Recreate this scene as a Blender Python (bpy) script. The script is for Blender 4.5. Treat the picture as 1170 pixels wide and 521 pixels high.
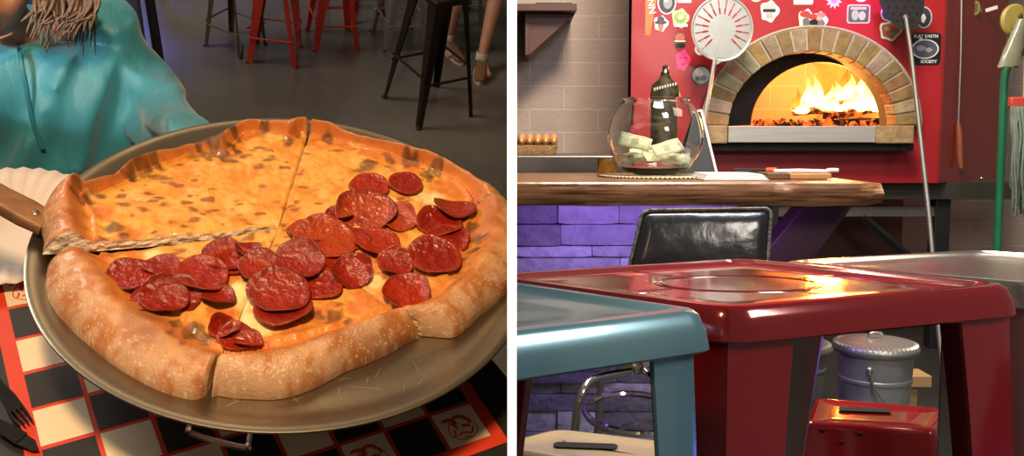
import bpy, bmesh, math, random
from mathutils import Vector, Matrix, noise
random.seed(7)
PI = math.pi
for o in list(bpy.data.objects): bpy.data.objects.remove(o)
S = bpy.context.scene
COL = S.collection

# ------------------------------------------------------------------ camera
F = 1050.0; CX = 585.0; CY = 260.5; HOR = 160.0
EYE = 0.95
PW = math.atan((CY-HOR)/F)
cd = bpy.data.cameras.new('camera'); cam = bpy.data.objects.new('camera', cd); COL.objects.link(cam)
cam.location = (0, 0, EYE); cam.rotation_euler = (PI/2-PW, 0, 0)
cd.sensor_fit = 'HORIZONTAL'; cd.sensor_width = 36; cd.lens = F/1170*36
cd.clip_start = 0.02; cd.clip_end = 100
S.camera = cam
# ------------------------------------------------------------------ the two places
# the dining room on the left slopes like a raked floor; the bar on the right is level
LYAW = math.atan((290-CX)/F); LPITCH = math.radians(38.1); LEYE = 1.42
RW = Matrix.Rotation(-PW, 3, 'X')
RL = Matrix.Rotation(-LPITCH, 3, 'X') @ Matrix.Rotation(LYAW, 3, 'Z')
ML = Matrix.Translation((0, 0, EYE)) @ (RW @ RL.inverted()).to_4x4() @ Matrix.Translation((0, 0, -LEYE))
MLI = ML.inverted()
def camray(u, v): return Vector(((u-CX)/F, 1.0, (CY-v)/F))
def RD(u, v, y):
    d = RW @ camray(u, v); t = y/d.y; return Vector((d.x*t, y, EYE+d.z*t))
def RZ(u, v, z):
    d = RW @ camray(u, v); t = (z-EYE)/d.z; return Vector((d.x*t, d.y*t, z))
def LD(u, v, y):
    d = RL @ camray(u, v); t = y/d.y; return Vector((d.x*t, y, LEYE+d.z*t))
def LZ(u, v, z):
    d = RL @ camray(u, v); t = (z-LEYE)/d.z; return Vector((d.x*t, d.y*t, z))
# ------------------------------------------------------------------ world, lights, exposure
W = bpy.data.worlds.new('world'); S.world = W; W.use_nodes = True
W.node_tree.nodes['Background'].inputs[0].default_value = (0.95, 0.85, 0.78, 1)
W.node_tree.nodes['Background'].inputs[1].default_value = 0.16
S.view_settings.view_transform = 'Standard'; S.view_settings.look = 'None'
S.view_settings.exposure = 0.0; S.view_settings.gamma = 1.0; S.view_settings.use_curve_mapping = False
def light(name, kind, loc, target, energy, color, size=0.3, left=False, size_y=None, spot=None, blend=0.3):
    ld = bpy.data.lights.new(name, kind); ld.energy = energy; ld.color = color
    if kind == 'AREA':
        ld.size = size
        if size_y: ld.shape = 'RECTANGLE'; ld.size_y = size_y
    else: ld.shadow_soft_size = size
    if spot: ld.spot_size = math.radians(spot); ld.spot_blend = blend
    o = bpy.data.objects.new(name, ld); COL.objects.link(o)
    loc = Vector(loc); o.location = loc
    d = Vector(target)-loc
    o.rotation_euler = d.to_track_quat('-Z', 'Y').to_euler()
    if left: o.matrix_world = ML @ Matrix.LocRotScale(loc, o.rotation_euler, None)
    return o
# dining room (coordinates of that room)
light('pendant_light', 'AREA', (-0.15, 0.35, 1.95), (0.03, 0.7, 0.85), 18, (1.0, 0.65, 0.34), 0.14, True)
light('reflection_fill_light', 'AREA', (-0.15, 2.9, 2.9), (0.0, 0.7, 0.85), 5, (1.0, 0.66, 0.34), 0.7, True)  # added dim panel that gives pan and pepperoni soft reflections
light('sweater_cool_fill', 'SPOT', (0.45, 1.15, 1.75), (-0.24, 1.2, 0.78), 170, (0.45, 0.80, 1.0), 0.06, True, spot=38, blend=0.5)  # added cool spot kept to the sweater; no window stands there
light('face_fill_light', 'SPOT', (-0.9, 0.6, 1.3), (-0.34, 1.25, 0.88), 60, (1.0, 0.85, 0.72), 0.1, True, spot=26, blend=0.6)  # added spot to brighten her face and chin
light('ceiling_light_dining', 'AREA', (-1.7, 2.5, 2.4), (0.2, 2.8, 0), 46, (1.0, 0.86, 0.70), 0.8, True)
light('blue_floor_light', 'SPOT', (-0.5, 3.9, 0.8), (-0.26, 3.25, 0), 26, (0.10, 0.16, 1.0), 0.1, True, spot=46, blend=1.0)  # blue spot tinting the far floor; its source is unseen
# bar
light('ceiling_light_bar', 'AREA', (0.55, 2.2, 3.2), (0.8, 3.9, 1.1), 125, (1.0, 0.86, 0.68), 0.7)
light('stool_fill_light', 'AREA', (1.3, 0.1, 1.7), (0.6, 1.0, 0.6), 20, (1.0, 0.9, 0.78), 0.5)  # added fill below ceiling height for the right faces of the stools
light('bar_led_light', 'AREA', (0.36, 2.5, 0.765), (0.36, 2.72, 0.58), 2.8, (0.40, 0.22, 1.0), 0.70, size_y=0.03)
light('purple_party_light', 'SPOT', (1.2, 2.6, 2.6), (1.50, 4.05, 1.62), 230, (0.60, 0.03, 1.0), 0.05, spot=17, blend=1.0)
light('blue_low_light', 'SPOT', (1.25, 0.9, 0.35), (0.68, 0.9, 0.45), 0.9, (0.2, 0.1, 1.0), 0.05, spot=70, blend=1.0)  # weak blue spot low down beside the stool legs
light('aisle_light', 'AREA', (1.3, 2.4, 1.9), (1.2, 2.6, 0), 5, (1.0, 0.85, 0.7), 0.5)
light('fire_light', 'POINT', RD(950, 95, 4.5), (1, 4.6, 0), 42, (1.0, 0.33, 0.06), 0.08)
light('separator_light', 'SPOT', (0, 0.385, 1.6), (0, 0.45, 0.975), 400, (1.0, 1.0, 1.0), 0.003, spot=4.0, blend=0.1)  # added narrow spot that whitens the partition's front edge
light('bar_fill_light', 'AREA', (0.9, 1.6, 2.3), (0.5, 2.8, 0.35), 22, (0.80, 0.86, 1.0), 0.4)

# ------------------------------------------------------------------ materials
MATS = {}
def P(name, c=(0.5, 0.5, 0.5), rough=0.5, metal=0.0, coat=0.0, n=None, b=None, vcol=False, emit=None, spec=None,
      trans=0.0, stretch=(1, 1, 1), rn=0.0, sss=0.0, sheen=0.0):
    """n=(scale, amount, dark colour or None); b=(scale, strength)"""
    if name in MATS: return MATS[name]
    m = bpy.data.materials.new(name); m.use_nodes = True; N = m.node_tree.nodes; L = m.node_tree.links
    B = N['Principled BSDF']
    B.inputs['Base Color'].default_value = (*c, 1); B.inputs['Roughness'].default_value = rough
    B.inputs['Metallic'].default_value = metal; B.inputs['Coat Weight'].default_value = coat
    B.inputs['Coat Roughness'].default_value = 0.08
    if trans: B.inputs['Transmission Weight'].default_value = trans
    if sheen: B.inputs['Sheen Weight'].default_value = sheen
    if spec is not None: B.inputs['Specular IOR Level'].default_value = spec
    if sss:
        B.inputs['Subsurface Weight'].default_value = sss; B.inputs['Subsurface Radius'].default_value = (0.01, 0.005, 0.003)
    if emit:
        B.inputs['Emission Color'].default_value = (*emit[0], 1); B.inputs['Emission Strength'].default_value = emit[1]
    tc = N.new('ShaderNodeTexCoord'); mp = N.new('ShaderNodeMapping'); L.new(tc.outputs['Object'], mp.inputs[0])
    mp.inputs['Scale'].default_value = stretch
    src = None
    if vcol:
        a = N.new('ShaderNodeVertexColor'); a.layer_name = 'Col'; src = a.outputs[0]
    if n:
        t = N.new('ShaderNodeTexNoise'); t.inputs['Scale'].default_value = n[0]; t.inputs['Detail'].default_value = 6
        L.new(mp.outputs[0], t.inputs['Vector'])
        r = N.new('ShaderNodeValToRGB'); r.color_ramp.elements[0].position = 0.35; r.color_ramp.elements[1].position = 0.65
        L.new(t.outputs['Fac'], r.inputs[0])
        mx = N.new('ShaderNodeMix'); mx.data_type = 'RGBA'; mx.blend_type = 'MIX'
        dark = n[2] if len(n) > 2 and n[2] else tuple(x*0.5 for x in c)
        if vcol:
            mx.blend_type = 'MULTIPLY'; dark = n[2] if len(n) > 2 and n[2] else (0.55, 0.5, 0.45)
        mx.inputs[7].default_value = (*dark, 1)
        if src: L.new(src, mx.inputs[6])
        else: mx.inputs[6].default_value = (*c, 1)
        mu = N.new('ShaderNodeMath'); mu.operation = 'MULTIPLY'; mu.inputs[1].default_value = n[1]
        L.new(r.outputs[0], mu.inputs[0]); L.new(mu.outputs[0], mx.inputs[0]); src = mx.outputs[2]
        if rn:
            ra = N.new('ShaderNodeMapRange'); ra.inputs[3].default_value = rough; ra.inputs[4].default_value = rough+rn
            L.new(t.outputs['Fac'], ra.inputs[0]); L.new(ra.outputs[0], B.inputs['Roughness'])
    if src: L.new(src, B.inputs['Base Color'])
    if b:
        t2 = N.new('ShaderNodeTexNoise'); t2.inputs['Scale'].default_value = b[0]; t2.inputs['Detail'].default_value = 5
        L.new(mp.outputs[0], t2.inputs['Vector'])
        bu = N.new('ShaderNodeBump'); bu.inputs['Strength'].default_value = b[1]; bu.inputs['Distance'].default_value = 0.01
        L.new(t2.outputs['Fac'], bu.inputs['Height']); L.new(bu.outputs[0], B.inputs['Normal'])
    MATS[name] = m; return m

# ------------------------------------------------------------------ mesh builder
class MB:
    def __init__(s):
        s.bm = bmesh.new(); s.cl = s.bm.loops.layers.float_color.new('Col'); s.col = (1, 1, 1, 1); s.M = Matrix.Identity(4)
    def c(s, r, g, b): s.col = (r, g, b, 1); return s
    def _mark(s):
        for f in s.bm.faces:
            if not f.tag:
                f.tag = True
                for l in f.loops: l[s.cl] = s.col
    def v(s, p): return s.bm.verts.new(s.M @ Vector(p))
    def f(s, vs):
        try: return s.bm.faces.new(vs)
        except ValueError: return None
    def box(s, a, b):
        x0, y0, z0 = a; x1, y1, z1 = b
        V = [s.v(p) for p in ((x0, y0, z0), (x1, y0, z0), (x1, y1, z0), (x0, y1, z0), (x0, y0, z1), (x1, y0, z1), (x1, y1, z1), (x0, y1, z1))]
        for q in ((3, 2, 1, 0), (4, 5, 6, 7), (0, 1, 5, 4), (1, 2, 6, 5), (2, 3, 7, 6), (3, 0, 4, 7)): s.f([V[i] for i in q])
        s._mark(); return s
    def loft(s, rings, cap=True, close=True, capend=None):
        """rings: lists of points of equal length"""
        R = [[s.v(p) for p in r] for r in rings]; n = len(R[0])
        for a, b in zip(R, R[1:]):
            for i in range(n if close else n-1):
                j = (i+1) % n; s.f([a[i], a[j], b[j], b[i]])
        if cap:
            s.f(R[0][::-1]); s.f(R[-1])
        s._mark(); return s
    def tube(s, pts, r, n=8, cap=True, closed=False, flat=1.0):
        pts = [Vector(p) for p in pts]; m = len(pts)
        rr = r if isinstance(r, (list, tuple)) else [r]*m
        rings = []; up = None
        for i, p in enumerate(pts):
            if closed: d = (pts[(i+1) % m]-pts[i-1])
            else: d = (pts[min(i+1, m-1)]-pts[max(i-1, 0)])
            d.normalize()
            if up is None: up = Vector((0, 0, 1)) if abs(d.z) < 0.9 else Vector((1, 0, 0))
            a = d.cross(up); 
            if a.length < 1e-5: a = d.orthogonal()
            a.normalize(); b = a.cross(d).normalized(); up = b
            rings.append([p+a*math.cos(t*2*PI/n)*rr[i]+b*math.sin(t*2*PI/n)*rr[i]*flat for t in range(n)])
        if closed: rings.append(rings[0])
        s.loft(rings, cap=cap and not closed)
        if closed: bmesh.ops.remove_doubles(s.bm, verts=s.bm.verts, dist=1e-6)
        return s
    def lathe(s, prof, c=(0, 0, 0), n=40, cap=True):
        c = Vector(c)
        rings = [[c+Vector((r*math.cos(t*2*PI/n), r*math.sin(t*2*PI/n), z)) for t in range(n)] for r, z in prof]
        return s.loft(rings, cap=cap)
    def ell(s, c, r, n=16, m=10):
        c = Vector(c)
        rings = []
        for i in range(1, m):
            a = PI*i/m
            rings.append([c+Vector((r[0]*math.sin(a)*math.cos(t*2*PI/n), r[1]*math.sin(a)*math.sin(t*2*PI/n), -r[2]*math.cos(a))) for t in range(n)])
        return s.loft(rings)
    def prism(s, poly, d):
        """poly of 3-D points, extruded by vector d"""
        d = Vector(d); A = [s.v(p) for p in poly]; B = [s.v(Vector(p)+d) for p in poly]; n = len(A)
        s.f(A[::-1]); s.f(B)
        for i in range(n):
            j = (i+1) % n; s.f([A[i], A[j], B[j], B[i]])
        s._mark(); return s

OFF = {}; LEFT = []; SIDE = ['L']
def link(o): COL.objects.link(o)
def trim_bm(bm, side):
    if side == 'R': co = Vector((0.0032, 0, 0)); no = Vector((-1, 0, 0))
    else: co = MLI @ Vector((-0.0032, 0, 0)); no = (MLI.to_3x3() @ Vector((1, 0, 0))).normalized()
    if not any((v.co-co).dot(no) > 1e-5 for v in bm.verts): return
    g = bm.verts[:]+bm.edges[:]+bm.faces[:]
    r = bmesh.ops.bisect_plane(bm, geom=g, dist=1e-6, plane_co=co, plane_no=no, clear_outer=True)
    ed = [e for e in r['geom_cut'] if isinstance(e, bmesh.types.BMEdge) and e.is_valid and e.is_boundary]
    if ed:
        try: bmesh.ops.holes_fill(bm, edges=ed, sides=0)
        except Exception: pass
def obj(name, mb, m, parent=None, smooth=True, trim=True, bevel=0, subs=0, angle=40, kind=None, label=None, cat=None, group=None):
    bm = mb.bm if isinstance(mb, MB) else mb
    if trim: trim_bm(bm, SIDE[0])
    bmesh.ops.recalc_face_normals(bm, faces=bm.faces)
    if parent is not None: off = OFF[parent.name]
    else:
        xs = [v.co for v in bm.verts]
        lo = Vector((min(p.x for p in xs), min(p.y for p in xs), min(p.z for p in xs))); hi = Vector((max(p.x for p in xs), max(p.y for p in xs), max(p.z for p in xs)))
        off = Vector(((lo.x+hi.x)/2, (lo.y+hi.y)/2, lo.z))
    for v in bm.verts: v.co -= off
    me = bpy.data.meshes.new(name); bm.to_mesh(me); bm.free()
    for p in me.polygons: p.use_smooth = smooth
    if smooth:
        try: me.set_sharp_from_angle(angle=math.radians(angle))
        except Exception: pass
    me.materials.append(m)
    o = bpy.data.objects.new(name, me); link(o); OFF[o.name] = off
    if parent is not None: o.parent = parent
    else:
        o.location = off
        if SIDE[0] == 'L': LEFT.append(o)
    if bevel:
        b = o.modifiers.new('bevel', 'BEVEL'); b.width = bevel; b.segments = 2; b.limit_method = 'ANGLE'; b.angle_limit = math.radians(35)
    if subs:
        b = o.modifiers.new('sub', 'SUBSURF'); b.levels = subs; b.render_levels = subs
    if kind: o['kind'] = kind
    if label: o['label'] = label
    if cat: o['category'] = cat
    if group: o['group'] = group
    return o
def thing(name, label, cat, loc=(0, 0, 0), group=None):
    o = bpy.data.objects.new(name, None); link(o); o.empty_display_size = 0.05
    o.location = loc; OFF[o.name] = Vector(loc); o['label'] = label; o['category'] = cat
    if group: o['group'] = group
    if SIDE[0] == 'L': LEFT.append(o)
    return o
def struct(name, mb, m, **k): return obj(name, mb, m, kind='structure', **k)
def arc(c, r, a0, a1, n, ax=Vector((1, 0, 0)), ay=Vector((0, 0, 1))):
    return [Vector(c)+ax*math.cos(a0+(a1-a0)*i/(n-1))*r+ay*math.sin(a0+(a1-a0)*i/(n-1))*r for i in range(n)]
def smoothpath(pts, n=6):
    pts = [Vector(p) for p in pts]; out = []
    P_ = [pts[0]]+pts+[pts[-1]]
    for i in range(1, len(P_)-2):
        a, b, c, d = P_[i-1:i+3]
        for k in range(n):
            t = k/n
            out.append(0.5*((2*b)+(c-a)*t+(2*a-5*b+4*c-d)*t*t+(3*b-a-3*c+d)*t**3))
    out.append(pts[-1]); return out
def lerp(a, b, t): return a+(b-a)*t
def sst(a, b, x):
    t = max(0, min(1, (x-a)/(b-a))); return t*t*(3-2*t)
def nz(p, s, o=0): return noise.noise(Vector((p[0]*s+o, p[1]*s-o*1.7, p[2]*s+o*0.3)))
def mixc(a, b, t): return tuple(lerp(x, y, t) for x, y in zip(a, b))
def rpoly(c, r, n=6):
    """corner-rounded polygon of 3-D points (same z plane)"""
    out = []; m = len(c)
    for i in range(m):
        p = Vector(c[i]); a = (Vector(c[i-1])-p); b = (Vector(c[(i+1) % m])-p)
        ra = min(r, a.length*0.45, b.length*0.45); a = p+a.normalized()*ra; b = p+b.normalized()*ra
        for k in range(n+1):
            t = k/n; out.append(a*(1-t)**2+p*2*t*(1-t)+b*t*t)
    return out
def inset(c, d):
    m = len(c); out = []
    cen = sum((Vector(p) for p in c), Vector())/m
    for i in range(m):
        p = Vector(c[i]); a = (Vector(c[i-1])-p).normalized(); b = (Vector(c[(i+1) % m])-p).normalized()
        s_ = max(0.2, a.cross(b).length); out.append(p+(a+b)*(d/s_))
    return out

# ------------------------------------------------------------------ added partition dividing the two places
SIDE[0] = 'X'
mb = MB(); mb.box((-0.0020, 0.455, -2.5), (0.0020, 7.0, 4.2)); mb.box((-0.0020, -1.5, 1.03), (0.0020, 0.378, 4.2)); mb.box((-0.0020, -1.5, -2.5), (0.0020, 0.446, 0.74))  # unseen boxes above and below the camera keep light from crossing over
struct('added_partition', mb, P('partition_dark', (0.10, 0.085, 0.075), 0.8, n=(4, 0.4)), trim=False, smooth=False)
mb = MB(); mb.box((-0.00225, 0.448, -2.5), (0.00225, 0.4545, 4.2))
struct('separator_edge', mb, P('separator_white', (0.93, 0.93, 0.93), 0.6, n=(8, 0.03, (0.9, 0.9, 0.9))), trim=False, smooth=False)  # added white strip separating the two views

# ================================================================== LEFT: the dining room
SIDE[0] = 'L'
TZ = 0.75; PZ = 0.843     # table top, pan floor
# floor
mb = MB(); n = 2
mb.box((-6, -1.2, -0.06), (4, 7.5, 0))
m = P('polished_concrete', (0.14, 0.13, 0.115), 0.13, n=(1.3, 0.75, (0.025, 0.024, 0.024)), b=(6, 0.04), rn=0.25)
struct('floor_dining', mb, m, smooth=False)

# table ----------------------------------------------------------------
A = LZ(555, 398, TZ); B = LZ(582, 430, TZ); dv = (B-A).normalized(); nv = Vector((-dv.y, dv.x, 0))
if nv.x < 0: nv = -nv
RT = 0.52; cc = (A+B)*0.5-nv*RT
tb = thing('dining_table', 'round black table under the checkered placemat and pizza stand', 'table', (cc.x, cc.y, 0))
mb = MB(); mb.lathe([(RT-.006, -0.03), (RT, -0.026), (RT, -0.004), (RT-.003, 0), (0.001, 0), ], cc, 128)
obj('tabletop', mb, P('black_laminate', (0.018, 0.018, 0.017), 0.35, n=(30, 0.3, (0.03, 0.03, 0.03)), b=(60, 0.02)), tb)
mb = MB(); mb.lathe([(0.035, 0.03), (0.035, TZ-0.032)], (cc.x, cc.y, 0), 20)
obj('pedestal', mb, P('black_iron', (0.02, 0.02, 0.02), 0.45, 0.6, n=(20, 0.3)), tb)
mb = MB(); mb.lathe([(0.26, 0.0), (0.26, 0.01), (0.06, 0.032), (0.035, 0.04)], (cc.x, cc.y, 0), 32)
obj('table_base', mb, MATS['black_iron'], tb)

# placemat --------------------------------------------------------------
GX, GY, GA, GS = -0.23023, 0.72657, 0.31644, 0.045675
ca, sa = math.cos(GA), math.sin(GA)
def gp(i, j, z=0): return Vector((GX+GS*(i*ca+j*sa), GY+GS*(i*sa-j*ca), TZ+z))
pm = thing('placemat', 'red bordered paper placemat of black and cream squares under the pan', 'placemat', tuple(gp(4, 3)))
mb = MB(); bw = 0.24
mb.loft([rpoly([gp(-bw, -1-bw, z), gp(8+bw, -1-bw, z), gp(8+bw, 7+bw, z), gp(-bw, 7+bw, z)], 0.006) for z in (0.0002, 0.0009)])
obj('red_border', mb, P('placemat_red', (0.62, 0.045, 0.015), 0.5, n=(40, 0.15)), pm)
mb = MB(); mb2 = MB()
g = 0.045
for i in range(8):
    for j in range(-1, 7):
        t = mb if (i+j) % 2 == 0 else mb2
        t.prism([gp(i+g, j+g, 0.001), gp(i+1-g, j+g, 0.001), gp(i+1-g, j+1-g, 0.001), gp(i+g, j+1-g, 0.001)], (0, 0, 0.0002))
obj('black_squares', mb, P('placemat_black', (0.012, 0.010, 0.010), 0.5, n=(40, 0.2)), pm, smooth=False, label='black printed squares of the placemat')
obj('cream_squares', mb2, P('placemat_cream', (0.78, 0.66, 0.48), 0.55, n=(30, 0.1)), pm, smooth=False, label='cream printed squares of the placemat')
# red round emblems in some cream squares: a rounded ring with curved flame like patches
def emblem(i, j):
    mb = MB()
    def q(a, b_, z=0.0013): return gp(i+0.5+a, j+0.5+b_, z)
    ring = [q(0.30*math.cos(t*2*PI/26)*(1+0.10*math.sin(3*t*2*PI/26)), 0.05+0.31*math.sin(t*2*PI/26)) for t in range(26)]
    mb.tube(ring, 0.0006, 5, closed=True, flat=0.4)
    for (x, y, a, w, h) in ((-0.16, -0.22, 0.5, 0.17, 0.07), (0.06, -0.25, 0.2, 0.15, 0.07), (0.20, -0.12, 1.0, 0.12, 0.06), (-0.12, -0.05, 1.2, 0.10, 0.05), (0.10, 0.02, 0.3, 0.09, 0.06),
                            (-0.02, 0.18, 0.1, 0.12, 0.035), (0.17, 0.2, 2.3, 0.10, 0.04), (-0.2, 0.15, 1.9, 0.09, 0.03), (0.0, 0.3, 0.0, 0.08, 0.025)):
        pts = []
        for t in range(14):
            u = math.cos(t*2*PI/14)*w; v = math.sin(t*2*PI/14)*h*(1+0.4*math.cos(2*t*2*PI/14))
            v += u*u*3
            pts.append(q(x+u*math.cos(a)-v*math.sin(a), y+u*math.sin(a)+v*math.cos(a), 0.00125))
        mb.prism(pts, (0, 0, 0.0002))
    obj('emblem', mb, MATS['placemat_red'], pm, smooth=False, label='small red printed emblem on a cream square')
for i, j in ((7, 6), (5, 6), (0, -1)): emblem(i, j)

# paper plate -------------------------------------------------------------
pc = LZ(22, 268, TZ); pc.x -= 0.010
mb = MB(); rings = []
for r, z, w in ((0.001, 0.003, 0), (0.055, 0.003, 0), (0.060, 0.005, 0.3), (0.078, 0.014, 1), (0.098, 0.018, 1), (0.099, 0.016, 1), (0.078, 0.012, 1), (0.060, 0.003, 0.3), (0.055, 0.001, 0), (0.001, 0.001, 0)):
    rings.append([pc+Vector((r*math.cos(t*2*PI/144), r*math.sin(t*2*PI/144), z+0.0015*w*math.cos(t*PI/2))) for t in range(144)])
mb.loft(rings)
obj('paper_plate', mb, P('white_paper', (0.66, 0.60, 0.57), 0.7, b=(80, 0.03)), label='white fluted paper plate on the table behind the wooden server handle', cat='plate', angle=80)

# black plastic fork and knife tips at the lower left corner
def utensil(u0, v0, u1, v1, label, tines):
    a = LZ(u0, v0, TZ+0.004); b = LZ(u1, v1, TZ+0.004); d = (b-a).normalized(); s_ = d.cross(Vector((0, 0, 1)))
    e = b-d*0.16
    t = thing('plastic_fork' if tines else 'plastic_knife', label, 'cutlery', tuple(e))
    mb = MB()
    mb.loft([[p+s_*w+Vector((0, 0, h)), p-s_*w+Vector((0, 0, h)), p-s_*w*0.8+Vector((0, 0, h-0.003)), p+s_*w*0.8+Vector((0, 0, h-0.003))]
             for p, w, h in ((e, 0.004, 0), (e+d*0.05, 0.0045, 0.004), (b-d*0.05, 0.003, 0.008), (b-d*0.035, 0.006, 0.005), (b-d*0.02, 0.0065, 0.003))])
    obj('handle', mb, P('black_plastic', (0.012, 0.012, 0.013), 0.22, n=(30, 0.2)), t)
    if tines:
        for k in range(4):
            x = (-1.5+k)*0.0037; mb = MB()
            mb.tube([b-d*0.022+s_*x+Vector((0, 0, 0.002)), b-d*0.010+s_*x+Vector((0, 0, 0.0015)), b+s_*x*0.9+Vector((0, 0, 0.004))], [0.0014, 0.0013, 0.0007], 6)
            obj('tine', mb, MATS['black_plastic'], t)
    else:
        mb = MB(); mb.prism([b-d*0.025+s_*0.0062, b-d*0.005+s_*0.004, b+s_*0.001, b-d*0.01-s_*0.005, b-d*0.025-s_*0.0062], (0, 0, 0.002))
        obj('blade', mb, MATS['black_plastic'], t)
utensil(-28, 405, 31, 487, 'black plastic fork pointing at the placemat edge, upper of the two utensils at lower left', True)
utensil(-40, 468, 46, 515, 'black plastic knife across the placemat corner, lower of the two utensils at lower left', False)

# pan stand ---------------------------------------------------------------
PC = Vector((0.0355, 0.700, PZ))
st = thing('pizza_stand', 'chrome wire pizza stand raising the metal pan above the table', 'stand', (PC.x, PC.y, TZ))
chrome = P('chrome', (0.75, 0.74, 0.72), 0.12, 1.0, n=(40, 0.15, (0.6, 0.6, 0.6)))
mb = MB(); mb.tube([(PC.x+0.115*math.cos(t*2*PI/48), PC.y+0.115*math.sin(t*2*PI/48), PZ-0.0045) for t in range(48)], 0.0028, 8, closed=True)
obj('top_ring', mb, chrome, st)
f1 = LZ(214, 514, TZ+0.003); f2 = LZ(286, 494, TZ+0.003)
fm = ((f1+f2)*0.5-PC); fm.z = 0; base_a = math.atan2(fm.y, fm.x); rr_ = fm.length; hw = (f2-f1).length/2
for k in range(3):
    a = base_a+k*2*PI/3; u = Vector((math.cos(a), math.sin(a), 0)); w = Vector((-math.sin(a), math.cos(a), 0))
    P0 = Vector((PC.x, PC.y, 0)); top = P0+u*0.112; top.z = PZ-0.0045
    ft = P0+u*rr_; ft.z = TZ+0.003
    mb = MB(); mb.tube(smoothpath([top-w*hw*0.9, ft-w*hw*0.98+Vector((0, 0, 0.012))-u*0.003, ft-w*hw*0.93, ft+w*hw*0.93, ft+w*hw*0.98+Vector((0, 0, 0.012))-u*0.003, top+w*hw*0.9], 5), 0.0030, 8)
    obj('wire_leg', mb, chrome, st)

# pan ----------------------------------------------------------------------
pan = thing('pizza_pan', 'large round worn aluminium pan holding the sliced pizza', 'pan', (PC.x, PC.y, PZ-0.002))
prof = [(0.001, 0.0), (0.120, 0.0), (0.185, 0.0), (0.200, 0.0008), (0.210, 0.0035), (0.2185, 0.0075), (0.2225, 0.0082), (0.2262, 0.0090), (0.2286, 0.0084), (0.2289, 0.0068), (0.2265, 0.0052),
        (0.2185, 0.0052), (0.210, 0.0013), (0.200, -0.0014), (0.185, -0.0018), (0.001, -0.0018)]
mb = MB(); mb.lathe(prof, PC, 128)
obj('pan_plate', mb, P('worn_aluminium', (0.34, 0.30, 0.235), 0.24, 1.0, n=(7, 0.55, (0.22, 0.18, 0.13)), b=(150, 0.02), rn=0.2), pan, angle=50)
mb = MB(); 
for k in range(46):
    a = random.uniform(PI*1.1, PI*1.95); r = random.uniform(0.17, 0.207); L_ = random.uniform(0.006, 0.03); b_ = random.uniform(0, PI)
    p = PC+Vector((r*math.cos(a), r*math.sin(a), 0.0004+max(0, (r-0.2))*0.25)); d = Vector((math.cos(b_), math.sin(b_), 0))*L_/2; w = Vector((-d.y, d.x, 0)).normalized()*0.00022
    mb.f([mb.v(p-d-w), mb.v(p-d+w), mb.v(p+d+w), mb.v(p+d-w)])
mb._mark()
obj('scratches', mb, P('bright_scratch', (0.8, 0.76, 0.68), 0.35, 1.0), pan, smooth=False, kind='stuff')

# ------------------------------------------------------------------ pizza
PP = LZ(318, 262, PZ+0.012); PP.z = PZ
def pol(u, v, h): q = LZ(u, v, PZ+h)-PP; return math.atan2(q.y, q.x) % (2*PI), math.hypot(q.x, q.y)
outer = [(53,240,.02),(49,262,.015),(55,285,.012),(66,218,.028),(87,208,.030),(120,191,.032),(157,171,.032),(193,160,.032),(220,152,.030),(242,138,.034),(270,128,.034),(293,125,.034),(329,128,.032),(353,133,.028),(384,137,.032),
 (420,145,.032),(442,150,.032),(473,165,.030),(511,174,.030),(552,195,.030),(578,214,.028),(596,240,.02),(603,280,.012),(592,310,.008),(580,333,.004),(571,341,.004),(550,357,.004),(519,385,.004),(505,384,.004),(490,379,.004),
 (470,386,.004),(446,401,.004),(394,422,.004),(342,448,.004),(316,454,.004),(290,453,.004),(262,452,.004),(240,446,.004),(229,457,.004),(182,445,.004),(135,419,.004),(105,396,.004),(78,372,.004),(60,352,.006),(50,330,.010),(52,308,.010)]
OUT = sorted(pol(*p) for p in outer)
inner = [(150,318),(128,300),(112,288),(110,262),(95,240),(122,215),(150,195),(190,182),(225,176),(262,172),(282,148),(305,152),(330,158),(352,150),(385,155),(425,165),(455,178),(490,192),(520,205),(540,225),(535,262),(522,300),(500,330),(482,342),(440,352),(400,368),(360,380),(320,390),(290,400),(262,404),(240,392),(205,358),(178,348),(158,340)]
INN = sorted(pol(u, v, 0.014) for u, v in inner)
def interp(T, a):
    a %= 2*PI
    for i in range(len(T)):
        a0, r0 = T[i-1]; a1, r1 = T[i]
        if i == 0: a0 -= 2*PI
        if a0 <= a <= a1: return lerp(r0, r1, (a-a0)/(a1-a0+1e-9))
    a0, r0 = T[-1]; a1, r1 = T[0]; return lerp(r0, r1, (a-a0)/(a1+2*PI-a0))
def smoothT(T):
    return [sum(interp(T, k*2*PI/720+d*0.012) for d in range(-3, 4))/7 for k in range(720)]
OT = smoothT(OUT); IT = smoothT(INN)
def at(T, a): x = (a % (2*PI))/(2*PI)*720; i = int(x) % 720; return lerp(T[i], T[(i+1) % 720], x-int(x))
cuts = {}
def ca_(u, v, h=0.02): return pol(u, v, h)[0]
A1 = ca_(352, 140, .03); A2 = ca_(98, 214, .03); A3 = ca_(56, 298, .012); A4 = ca_(236, 450, .01); A5 = ca_(491, 384, .01); A6 = ca_(562, 218, .03)
CHAR = [(u, v, r) for u, v, r in ((245,152,.016),(262,146,.012),(238,165,.010),(160,183,.010),(118,222,.009),(88,225,.006),(130,262,.008),(140,268,.006),(380,140,.010),(372,150,.008),(300,140,.008),(420,178,.008),(490,190,.012),(500,186,.008),(443,172,.008),(540,250,.008),(222,368,.013),(235,372,.009),(212,378,.008),(385,350,.011),(396,358,.008),(365,345,.007),(522,285,.010),(540,282,.008),(180,165,.010),(330,150,.006),(205,360,.006),(250,160,.020),(232,152,.010),(175,178,.010),(465,176,.010),(395,142,.010),(216,374,.015),(150,190,.008),(512,300,.010),(545,265,.010),(100,232,.010))]
CH = []
for u, v, r in CHAR: q = LZ(u, v, PZ+0.025)-PP; CH.append((q.x, q.y, r))
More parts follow.
